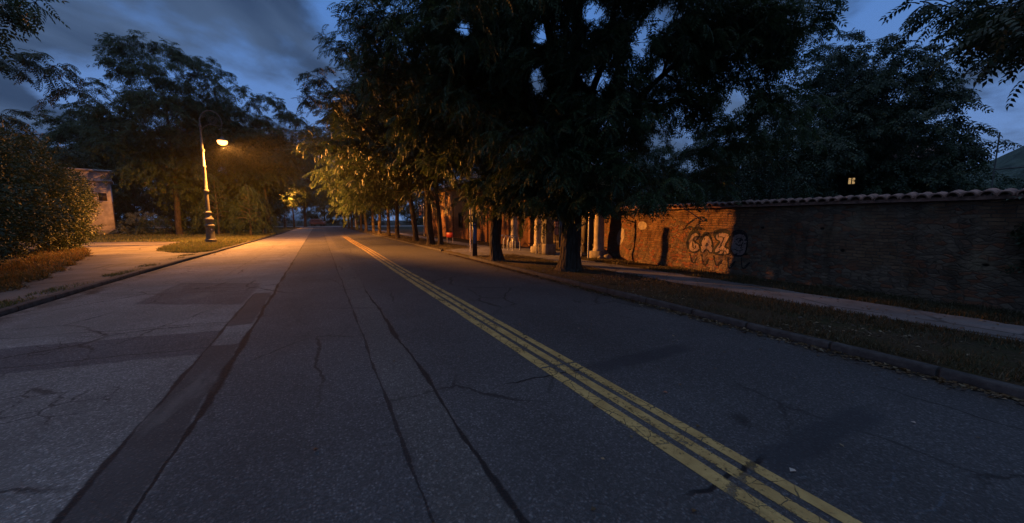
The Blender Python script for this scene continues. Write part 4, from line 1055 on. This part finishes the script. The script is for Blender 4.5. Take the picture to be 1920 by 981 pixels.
# ------------------------------------------------------------------ wall with tile coping
def wall_disp(y, z):
    p = np.column_stack([y, z]); return .018 * fnoise(p * 4.0, 2, 4) + .014 * fnoise(p * np.array([16.0, 30.0]), 3, 3) + .03 * fnoise(p * .8, 5, 2)
WY0, WY1, WH = -9.0, 12.05, 2.02
wall = thing('rubble_wall', 'long old brick and rubble wall with a tiled top, along the right pavement', 'wall', (XW, 0, .09))
ys = np.concatenate([np.arange(WY0, 0, .12), np.arange(0, WY1 + .001, .045)]); zs = np.linspace(0, WH, 46)
YY, ZZ = np.meshgrid(ys, zs); dd = wall_disp(YY.ravel(), ZZ.ravel())
V = np.column_stack([-dd, YY.ravel(), ZZ.ravel()]); ny = len(ys)
Q = [(j * ny + i, (j + 1) * ny + i, (j + 1) * ny + i + 1, j * ny + i + 1) for j in range(len(zs) - 1) for i in range(ny - 1)]
mb = MB(); mb.add(V, Q)
mb.box((.30, (WY0 + WY1) / 2, WH / 2 - .002), (.42, WY1 - WY0, WH + .02))
mb.build('masonry', M['wall'], wall, smooth=True)
cp_ = MB(); r = np.random.RandomState(8); y = WY0
while y < WY1 - .1:                                      # half-round tiles laid across the wall, falling to the street
    rad = .095 + r.normal() * .004; zc = WH + .10 + r.normal() * .008; tilt = .16 + r.normal() * .015
    a = np.linspace(-.15, math.pi + .15, 9); xs = [-.17 + r.normal() * .012, .18, .22, .62]
    V = []
    for k_, xq in enumerate(xs):
        rr = rad * (1.0 if k_ < 2 else .9)
        for th in a: V.append((xq, y + .1 + rr * math.cos(th), zc + rr * math.sin(th) * .8 + (xq + .17) * tilt * (1 if xq < .2 else .4)))
    nn = len(a); Q = [(k_ * nn + i, k_ * nn + i + 1, (k_ + 1) * nn + i + 1, (k_ + 1) * nn + i) for k_ in (0, 1, 2) for i in range(nn - 1)]
    V2 = [(v[0], (v[1] - y - .1) * .82 + y + .1, v[2] - .022) for v in V]
    cp_.add(np.array(V), Q); cp_.add(np.array(V2), [q[::-1] for q in Q])
    e = []
    for i in range(nn - 1): e.append((i, nn * 4 + i, nn * 4 + i + 1, i + 1))
    cp_.add(np.array(V + V2), e)
    y += .205
cp_.box((.22, (WY0 + WY1) / 2, WH + .055), (.66, WY1 - WY0 - .02, .07))
cp_.build('tile_coping', M['tile'], wall, smooth=True)
# graffiti: bubble letters and a pale oval
def ribbon(b, P, wd, off, closed=False):
    P = np.array(P, float); 
    if closed: P = np.vstack([P, P[:1]])
    seg = np.linalg.norm(np.diff(P, axis=0), axis=1); s_ = np.concatenate([[0], np.cumsum(seg)]); k = max(8, int(s_[-1] / .03)); q = np.linspace(0, s_[-1], k)
    P = np.column_stack([np.interp(q, s_, P[:, 0]), np.interp(q, s_, P[:, 1])])
    t = np.gradient(P, axis=0); t /= np.linalg.norm(t, axis=1)[:, None] + 1e-9; nrm = np.column_stack([-t[:, 1], t[:, 0]])
    A, B = P + nrm * wd / 2, P - nrm * wd / 2
    n = len(P); W_ = np.concatenate([A, P, B]); x = -wall_disp(W_[:, 0], W_[:, 1]) - off
    b.add(np.column_stack([x, W_]), [(j * n + i, j * n + i + 1, (j + 1) * n + i + 1, (j + 1) * n + i) for j in range(2) for i in range(n - 1)])
def blob(b, P, off, rings=5):
    P = np.array(P, float); c = P.mean(0); n = len(P); L = []
    for k in range(rings + 1): L.append(c + (P - c) * (k / rings))
    W_ = np.concatenate(L); x = -wall_disp(W_[:, 0], W_[:, 1]) - off
    b.add(np.column_stack([x, W_]), [(k * n + i, k * n + (i + 1) % n, (k + 1) * n + (i + 1) % n, (k + 1) * n + i) for k in range(rings) for i in range(n)])
def smooth_closed(P, it=2):
    P = np.array(P, float)
    for _ in range(it):
        Qn = np.roll(P, -1, 0); P = np.stack([P * .75 + Qn * .25, P * .25 + Qn * .75], 1).reshape(-1, 2)
    return P
def smooth_open(P, it=2):
    P = np.array(P, float)
    for _ in range(it):
        A = P[:-1] * .75 + P[1:] * .25; B = P[:-1] * .25 + P[1:] * .75
        P = np.vstack([P[:1], np.stack([A, B], 1).reshape(-1, 2), P[-1:]])
    return P
def spray(name, col):
    m = Mat(name); P = m.obj(); n_ = m.noise(P, 16.0, 4, .7); g_ = m.noise(P, 60.0, 2)
    b_ = m.bsdf(m.mix(n_.ss(.3, .7), tuple(q * .75 for q in col), col), .85, m.bump(n_ + g_, .6, .015), finish=False)
    t_ = m.new('ShaderNodeBsdfTransparent'); mx = m.new('ShaderNodeMixShader'); m.link((n_ * .6 + g_ * .4).ss(.53, .63), mx.inputs[0])
    m.link(b_.outputs[0], mx.inputs[1]); m.link(t_.outputs[0], mx.inputs[2]); m.link(mx.outputs[0], m.out.inputs[0]); return m.m
fill, line, shade = MB(), MB(), MB()
# letters written left to right as seen from the street, i.e. from large y to small y
GY, GZ = 7.9, .60                                       # lower left corner of the word
def L2(P, ox, sx=1.0, sy=1.0): return [(GY - (ox + p[0] * sx), GZ + p[1] * sy) for p in P]
letters = [
 (0.00, [(.42, .78), (.38, .95), (.18, .98), (.05, .75), (.02, .3), (.10, .03), (.32, .0), (.45, .12), (.46, .42), (.26, .46), (.27, .58), (.20, .62), (.22, .76)], [[(.42, .80), (.25, .80), (.19, .5), (.22, .2), (.32, .18), (.32, .36)]]),
 (.48, [(.05, .02), (.0, .5), (.12, .85), (.28, .88), (.40, .6), (.46, .08), (.36, .0), (.28, .18), (.18, .18), (.14, .02)], [[(.20, .34), (.24, .55), (.29, .34), (.20, .34)]]),
 (.98, [(.0, .80), (.05, 1.0), (.42, 1.04), (.52, .85), (.30, .35), (.50, .32), (.52, .08), (.40, .0), (.06, .0), (.0, .18), (.22, .62), (.06, .64)], [[(.12, .82), (.34, .82), (.12, .18), (.40, .17)]]),
 (1.54, [(.10, .0), (.0, .2), (.0, .75), (.12, 1.0), (.36, 1.02), (.48, .8), (.48, .22), (.36, .0)], [[(.12, .55), (.24, .45), (.36, .55), (.34, .75), (.22, .82), (.13, .7)], [(.1, .3), (.24, .2), (.38, .3)]])]
for ox, out, ins in letters:
    P = smooth_closed(L2(out, ox * .95, 0.95, .66), 2)
    c = P.mean(0); blob(shade, c + (P - c) * 1.22 + np.array([.03, .04]), .006); blob(fill, P, .009)
    ribbon(line, P, .038, .012, True)
    for q in ins: ribbon(line, smooth_open(L2(q, ox * .95, 0.95, .66)), .028, .0125)
for k in range(5): ribbon(line, smooth_open([(GY + .22 - k * .12, GZ + .72 + .04 * (k % 3)), (GY + .08 - k * .12, GZ + .84 + .05 * (k % 2)), (GY - .08 - k * .12, GZ + .74)]), .035, .0125)
for k in range(5): ribbon(line, smooth_open([(GY - .1 - k * .42, GZ - .05), (GY - .25 - k * .4, GZ - .45 - .05 * (k % 2)), (GY - .4 - k * .42, GZ - .1), (GY - .3 - k * .4, GZ - .3)]), .03, .0125)
g_ = shade.build('graffiti_shadow', spray('dark_spray_paint', (.014, .015, .022)), wall)
g_ = fill.build('graffiti_letters', spray('pale_spray_paint', (.33, .235, .20)), wall)
line.build('graffiti_outline', spray('black_spray_paint', (.012, .012, .014)), wall)
ov = MB(); a = np.linspace(0, 6.283, 24, endpoint=False)
blob(ov, np.column_stack([11.0 + .19 * np.cos(a) - .06 * np.sin(a), .98 + .36 * np.sin(a)]), .009); blob(ov, np.column_stack([9.9 + .22 * np.cos(a), 1.45 + .16 * np.sin(a)]), .006)
ov.build('graffiti_oval', spray('cream_spray_paint', (.46, .38, .30)), wall)

# ------------------------------------------------------------------ gate: columns, pillar, building behind
def column(name, label, x, y, h, r, square=True):
    t = thing(name, label, 'column', (x, y, .1), 0, 'columns along the pavement')
    p = MB(); p.box((0, 0, .16), (r * 3.0, r * 3.0, .34), .15, .03); p.build('plinth', M['stone_dark'], t, smooth=False)
    c = MB(); c.lathe([(r * 1.28, .332), (r * 1.32, .38), (r * 1.22, .43), (r * 1.1, .46), (r * 1.08, .9), (r * 1.04, 1.5), (r * .9, h - .30)], n=20); c.build('shaft', M['stone'], t, smooth=True)
    k = MB(); k.lathe([(r * .92, h - .31), (r * 1.05, h - .28), (r * .95, h - .24), (r * 1.0, h - .16), (r * 1.3, h - .08)], n=20); k.box((0, 0, h - .03), (r * 2.7, r * 2.7, .10), 0, .012); k.build('capital', M['stone'], t, smooth=True)
    return t
column('stone_column', 'stone column with a carved top, standing at the left end of the rubble wall', 10.62, 11.85, 2.20, .20)
column('stone_column', 'stone column standing left of the largest roadside trunk beside the square pillar', 9.85, 15.5, 2.45, .20)
column('stone_column', 'smaller stone column behind the row of bike hoops', 10.3, 18.9, 2.5, .19)
t = thing('gate_pillar', 'square grey pillar on a block base left of the largest roadside trunk', 'pillar', (9.75, 14.55, .1), .05)
p = MB(); p.box((0, 0, .26), (.62, .62, .52), 0, .03); p.build('base_block', M['stone_dark'], t)
p = MB(); p.box((0, 0, 1.6), (.44, .44, 2.16), 0, .02); p.build('shaft', M['plaster'], t)
p = MB(); p.box((0, 0, 2.74), (.60, .60, .12), 0, .02); p.build('cap', M['stone_dark'], t)
# rocks by the column foot
def rock(label, x, y, s, seed):
    r = np.random.RandomState(seed); a, b_ = np.meshgrid(np.linspace(0, 2 * math.pi, 14, endpoint=False), np.linspace(-1.2, 1.5, 8))
    d = np.column_stack([np.cos(a.ravel()) * np.cos(b_.ravel()), np.sin(a.ravel()) * np.cos(b_.ravel()), np.sin(b_.ravel())])
    V = d * (s * (1 + .22 * fnoise(d * 2.2, seed, 3)))[:, None] * np.array([1, 1, .75]) + [0, 0, s * .5]
    Q = [(j * 14 + i, j * 14 + (i + 1) % 14, (j + 1) * 14 + (i + 1) % 14, (j + 1) * 14 + i) for j in range(7) for i in range(14)]
    T = []; V = np.vstack([V, V[-14:].mean(0), V[:14].mean(0)]); n_ = len(V)
    T = [(n_ - 2, 98 + i, 98 + (i + 1) % 14) for i in range(14)] + [(n_ - 1, (i + 1) % 14, i) for i in range(14)]
    o = tag(obj('rock', mesh_np('rock', V, np.array(Q), np.array(T)), M['stone_dark']), label, 'rock', 'rocks at the column foot'); o.location = (x, y, .1)
rock('larger rock lying at the foot of the column by the wall end', 10.62, 11.30, .19, 1)
rock('smaller pale rock between the column plinth and the larger rock', 10.36, 11.42, .13, 2)
# brick building flush with the pavement beyond the gate
bt = thing('brick_building', 'brick and ochre plaster building beyond the gate columns, washed by orange lamplight', 'building', (11.25, 18.3, .1))
w_ = MB(); w_.box((3.0, 12.5, 2.2), (6.0, 25.0, 4.6), 0, .02); w_.build('wall', M['brick'], bt)
for yy in (0.22, 3.1, 6.6, 10.4, 14.4):
    q = MB(); q.box((-.05, yy, 2.0), (.12, .32, 4.0), 0, .01); q.build('pilaster', M['brick'], bt)
q = MB(); q.box((-.06, 12.5, 4.56), (.24, 25.2, .14), 0, .02); q.box((3.0, 12.5, 4.70), (6.5, 25.5, .14), 0, .02); q.build('cornice', M['stone_dark'], bt)
rf = MB(); V = [(-.4, -.4, 4.772), (6.4, -.4, 4.772), (6.4, 25.4, 4.772), (-.4, 25.4, 4.772), (3, 2.6, 6.4), (3, 22.4, 6.4)]; rf.add(np.array(V), [(1, 2, 5, 4), (3, 0, 4, 5)], [(0, 1, 4), (2, 3, 5)]); rf.build('roof', M['tile'], bt)
for yy in (5.0, 8.5, 12.4):
    f = MB()
    for dz_, dy_, sx, sz in ((1.0, 0, 1.0, .1), (2.3, 0, 1.0, .1)): f.box((-.02, yy + dy_, dz_), (.08, sx, sz), 0, .01)
    for sy in (-.45, .45): f.box((-.02, yy + sy, 1.65), (.078, .09, 1.2), 0, .01)
    wf = f.build('window', M['wood'], bt); g = MB(); g.box((-.012, yy, 1.65), (.03, .80, 1.195)); g.build('pane', M['glass'], wf)
# blind arch gate between wall end and building
gt = thing('gate', 'dark boarded gate set back between the wall end and the brick building', 'gate', (11.6, 15.1, .1))
for k, yy in enumerate((-1.42, 1.42)):
    q = MB()
    for j in range(10): q.box((0, yy - 1.27 + j * .283, 1.3), (.05, .27, 2.5), 0, .008)
    q.box((-.045, yy, .45), (.04, 2.7, .14), 0, .008); q.box((-.045, yy, 2.1), (.04, 2.7, .14), 0, .008)
    q.build('leaf', M['wood'], gt)
q = MB(); q.box((0, 0, 2.68), (.3, 6.0, .2), 0, .02); q.box((.02, -2.93, 1.3), (.28, .2, 2.54), 0, .02); q.box((.02, 2.93, 1.3), (.28, .2, 2.54), 0, .02); q.build('frame', M['stone_dark'], gt)

# bike hoops
def hoop(label, x, y, rz, g='bike hoops by the gate', w_=.34, h=.78):
    t = tag(None or MBhoop(w_, h), label, 'bike rack', g); t.location = (x, y, .1); t.rotation_euler = (0, 0, rz)
def MBhoop(w_, h):
    b = MB(); th = np.linspace(math.pi, 0, 15)
    P = [(-w_, 0, 0), (-w_, 0, h - w_)] + [(w_ * math.cos(q), 0, h - w_ + w_ * math.sin(q)) for q in th[1:-1]] + [(w_, 0, h - w_), (w_, 0, 0)]
    b.tube(P, .026, 8)
    for sx in (-w_, w_): b.lathe([(.06, 0), (.06, .012), (.027, .014)], c=(sx, 0, 0), n=10)
    return b.build('bike_rack', M['steel'], None, smooth=True)
for i in range(6): hoop('one of the steel bike hoops in the lamplit row in front of the brick building', 9.75 - i * .05, 20.3 - i * .62, R_(25), 'lamplit bike hoops')
hoop('steel bike hoop at the foot of the square pillar, dark against the lit wall', 9.5, 15.15, R_(60))
hoop('steel bike hoop standing right of the largest roadside trunk by the thin pole', 10.2, 12.75, R_(20), w_=.30, h=.75)
hoop('steel bike hoop half hidden behind the largest roadside trunk', 10.0, 13.15, R_(20), w_=.30, h=.75)
# thin poles
t = thing('metal_pole', 'thin steel pole right of the largest roadside trunk beside the bike hoop', 'pole', (9.92, 11.72, .1))
b = MB(); b.tube([(0, 0, 0), (.02, .0, 2.0)], .032, 10); b.build('shaft', M['steel'], t, smooth=True)
b = MB(); b.box((.16, .0, 1.9), (.34, .02, .05), 0, .005); b.build('crossbar', M['steel'], t)
t = thing('metal_pole', 'thin pale pole standing just left of the black post with a blue panel', 'pole', (6.95, 17.55, .1))
b = MB(); b.tube([(0, 0, 0), (0, 0, 2.3)], .03, 10); b.build('shaft', M['white'], t, smooth=True); b = MB(); b.lathe([(.034, 2.3), (.036, 2.33), (.0, 2.36)], n=10); b.build('cap', M['steel'], t, smooth=True)
t = thing('metal_pole', 'far pale pole on the right verge among the receding trees', 'pole', (5.9, 71.0, .09))
b = MB(); b.tube([(0, 0, 0), (0, 0, 5.2)], [.13, .1], 10); b.build('shaft', M['stone'], t, smooth=True); b = MB(); b.lathe([(.16, 0), (.16, .4), (.13, .42)], n=12); b.build('collar', M['iron'], t, smooth=True)
# totem with blue panel
t = thing('info_post', 'black post with a blue panel and a white spot, left of the second roadside tree', 'post', (6.33, 15.45, .095), R_(-22))
b = MB(); b.box((0, 0, .98), (.22, .16, 1.96), 0, .02); b.build('post', M['blackpost'], t)
b = MB(); b.box((0, -.092, .98), (.15, .022, .78), 0, .006); b.build('blue_panel', M['blue'], t)
b = MB(); b.box((0, -.092, 1.47), (.07, .02, .06), 0, .006); b.build('sticker', M['white'], t)
b = MB(); b.tube([(0, 0, 1.93), (0, 0, 2.9)], .07, 10); b.build('upper_pole', M['blackpost'], t, smooth=True)
# red board
t = thing('notice_board', 'small red board on two pale legs, right of the orange lit trunk', 'sign', (8.5, 25.6, .1), R_(-53))
b = MB(); b.box((0, 0, .56), (.56, .03, .36), 0, .008); b.build('board', M['red'], t)
for sx in (-.25, .25): b = MB(); b.box((sx, .03, .37), (.035, .03, .74), 0, .005); b.build('leg', M['white'], t)
# banner stand by the gate
t = thing('banner_stand', 'white and blue panelled stand half hidden by the largest roadside trunk', 'banner', (10.55, 14.75, .1), R_(-35))
for sx in (-.13, .13): b = MB(); b.tube([(sx, 0, 0), (sx, 0, 3.3)], .022, 8); b.build('pole', M['navy'], t, smooth=True)
b = MB(); b.box((-.10, -.04, 1.42), (.20, .03, .98), 0, .006); bp = b.build('white_panel', M['pink'], t)
for zz in (1.88, 1.60, 1.46): q = MB(); q.box((-.10, -.060, zz), (.198, .012, .045), 0, .002); q.build('stripe', M['rust'] if zz > 1.8 else M['blackpost'], bp)
b = MB(); b.box((-.10, -.058, 1.74), (.196, .008, .16)); b.build('label_field', M['white'], bp)
b = MB(); b.box((.11, -.04, 1.10), (.16, .03, 1.6), 0, .006); b.build('blue_panel', M['blue'], t)
b = MB(); b.box((0, 0, 2.75), (.30, .02, .9), 0, .004); b.build('upper_panel', M['navy'], t)
# small sign by the far building
t = thing('hanging_sign', 'small white and red sign hanging among the dark verge trees', 'sign', (9.5, 38.0, .1), R_(-20))
b = MB(); b.tube([(.3, .05, 0), (.3, .05, 3.4)], .035, 8); b.build('post', M['steel'], t, smooth=True)
b = MB(); b.box((0, 0, 2.9), (.36, .05, .6), 0, .008); b.build('white_plate', M['white'], t); b = MB(); b.box((-.02, 0, 2.36), (.30, .05, .36), 0, .008); b.build('red_plate', M['rust'], t)

# pole with bar frame behind the wall
p = at(1850, 413, 27); t = thing('goal_frame', 'thin pale pole with a bar frame standing behind the wall at the right', 'frame', (p[0], p[1], 0), R_(-2))
b = MB(); b.tube([(0, 0, 0), (0, 0, 5.6)], .026, 8); b.build('upright', M['iron'], t, smooth=True)
b = MB(); b.tube([(0, 0, 4.0), (0, -2.3, 4.0)], .03, 8); b.tube([(0, -2.3, 4.0), (0, -2.3, 2.8)], .03, 8); b.build('bar_frame', M['iron'], t, smooth=True)
# house with a lit window among the trees
p = at(1589, 413, 36); n_ = np.array([p[0], p[1]]) / math.hypot(p[0], p[1]); rz = math.atan2(n_[0], -n_[1]) * 1.0
rz = math.atan2(p[1], p[0])
t = thing('house', 'dark house hidden among the trees behind the wall, one window lit', 'house', (p[0], p[1], 0), rz)
b = MB(); b.box((3.5, 0, 2.9), (7, 9, 5.8), 0, .02); b.build('wall', M['plaster_dark'], t)
b = MB(); V = [(-.5, -5, 5.82), (7.5, -5, 5.82), (7.5, 5, 5.82), (-.5, 5, 5.82), (3.5, -2.5, 8), (3.5, 2.5, 8)]; b.add(np.array(V), [(1, 2, 5, 4), (3, 0, 4, 5)], [(0, 1, 4), (2, 3, 5)]); b.build('roof', M['tile'], t)
zc = CAM_H + (at(1589, 340, 36)[2] - CAM_H)
f = MB()
for sy in (-.20, 0, .20): f.box((-.03, sy, zc), (.06, .06, .50), 0, .006)
for sz in (-.235, .235): f.box((-.03, 0, zc + sz), (.058, .46, .05), 0, .006)
wf = f.build('window', M['wood'], t); g = MB(); g.box((-.012, 0, zc), (.02, .38, .45)); g.build('pane', M['window_lit'], wf)

# stone gatehouse on the left
p = at(187, 413, 62); rz = math.atan2(p[1], p[0]) - math.pi / 2
t = thing('gatehouse', 'pale stone gatehouse with a heavy cornice at the end of the left hedge', 'building', (p[0], p[1], .1), R_(18))
b = MB(); b.box((-1.5, 1.9, 3.0), (5.2, 3.8, 6.0), 0, .03); wl = b.build('wall', M['marble'], t)
b = MB(); b.box((-1.5, 1.9, 6.06), (5.7, 4.3, .24), 0, .04); b.box((-1.5, 1.9, 6.6), (5.4, 4.0, .86), 0, .03); b.box((-1.5, 1.9, 7.14), (6.0, 4.6, .22), 0, .05); b.build('cornice', M['marble'], t)
b = MB(); b.box((-1.5, 1.9, .25), (5.5, 4.1, .5), 0, .03); b.build('plinth', M['stone_dark'], t)
for xx in (-2.9, -.75, .45):
    f = MB(); f.box((xx, -.02, 4.75), (.82, .08, .12), 0, .01); f.box((xx, -.02, 3.75), (.9, .10, .12), 0, .01)
    for sx in (-.36, .36): f.box((xx + sx, -.02, 4.25), (.10, .078, .88), 0, .01)
    wf = f.build('window', M['marble'], t); g = MB(); g.box((xx, -.01, 4.25), (.62, .04, .878)); g.build('pane', M['wood'], wf)
f = MB(); f.box((1.12, 1.2, 2.0), (.06, .9, 3.6), 0, .01); f.build('door', M['wood'], t)
f = MB(); f.box((-.9, -.12, 3.5), (2.4, .24, .14), 0, .02); f.build('ledge', M['marble'], t)

# far van at the end of the street
t = thing('parked_van', 'small reddish van far off where the pale road crosses the end of the street', 'van', (-.2, 119.0, 0), R_(62))
b = MB()
b.box((0, 0, 1.0), (1.8, 4.2, .9), 0, .15); b.box((0, .3, 1.75), (1.7, 3.2, .75), 0, .2); b.build('body', M['rust'], t)
b = MB(); b.box((0.855, .2, 1.78), (.02, 2.2, .42), 0, .004); b.build('side_window', M['glass'], t)
b = MB(); b.box((.905, -.6, .95), (.02, 1.0, .5), 0, .004); b.build('white_patch', M['white'], t)
for sx in (-.82, .82):
    for sy in (-1.35, 1.35):
        q = MB(); q.tube([(sx - .1, sy, .33), (sx + .1, sy, .33)], .33, 16); q.build('wheel', M['rubber'], t, smooth=True)

# faint haze volume, added to make a glow round the street lamp
b = MB(); b.box((0, 150, 48), (1600, 1200, 100.2))
hz = Mat('glow_haze'); pv = hz.new('ShaderNodeVolumePrincipled'); pv.inputs['Color'].default_value = (.85, .88, .92, 1); pv.inputs['Density'].default_value = 0.00019; pv.inputs['Anisotropy'].default_value = 0.6
hz.link(pv.outputs[0], hz.out.inputs['Volume'])
tag(b.build('haze', hz.m), kind='stuff')
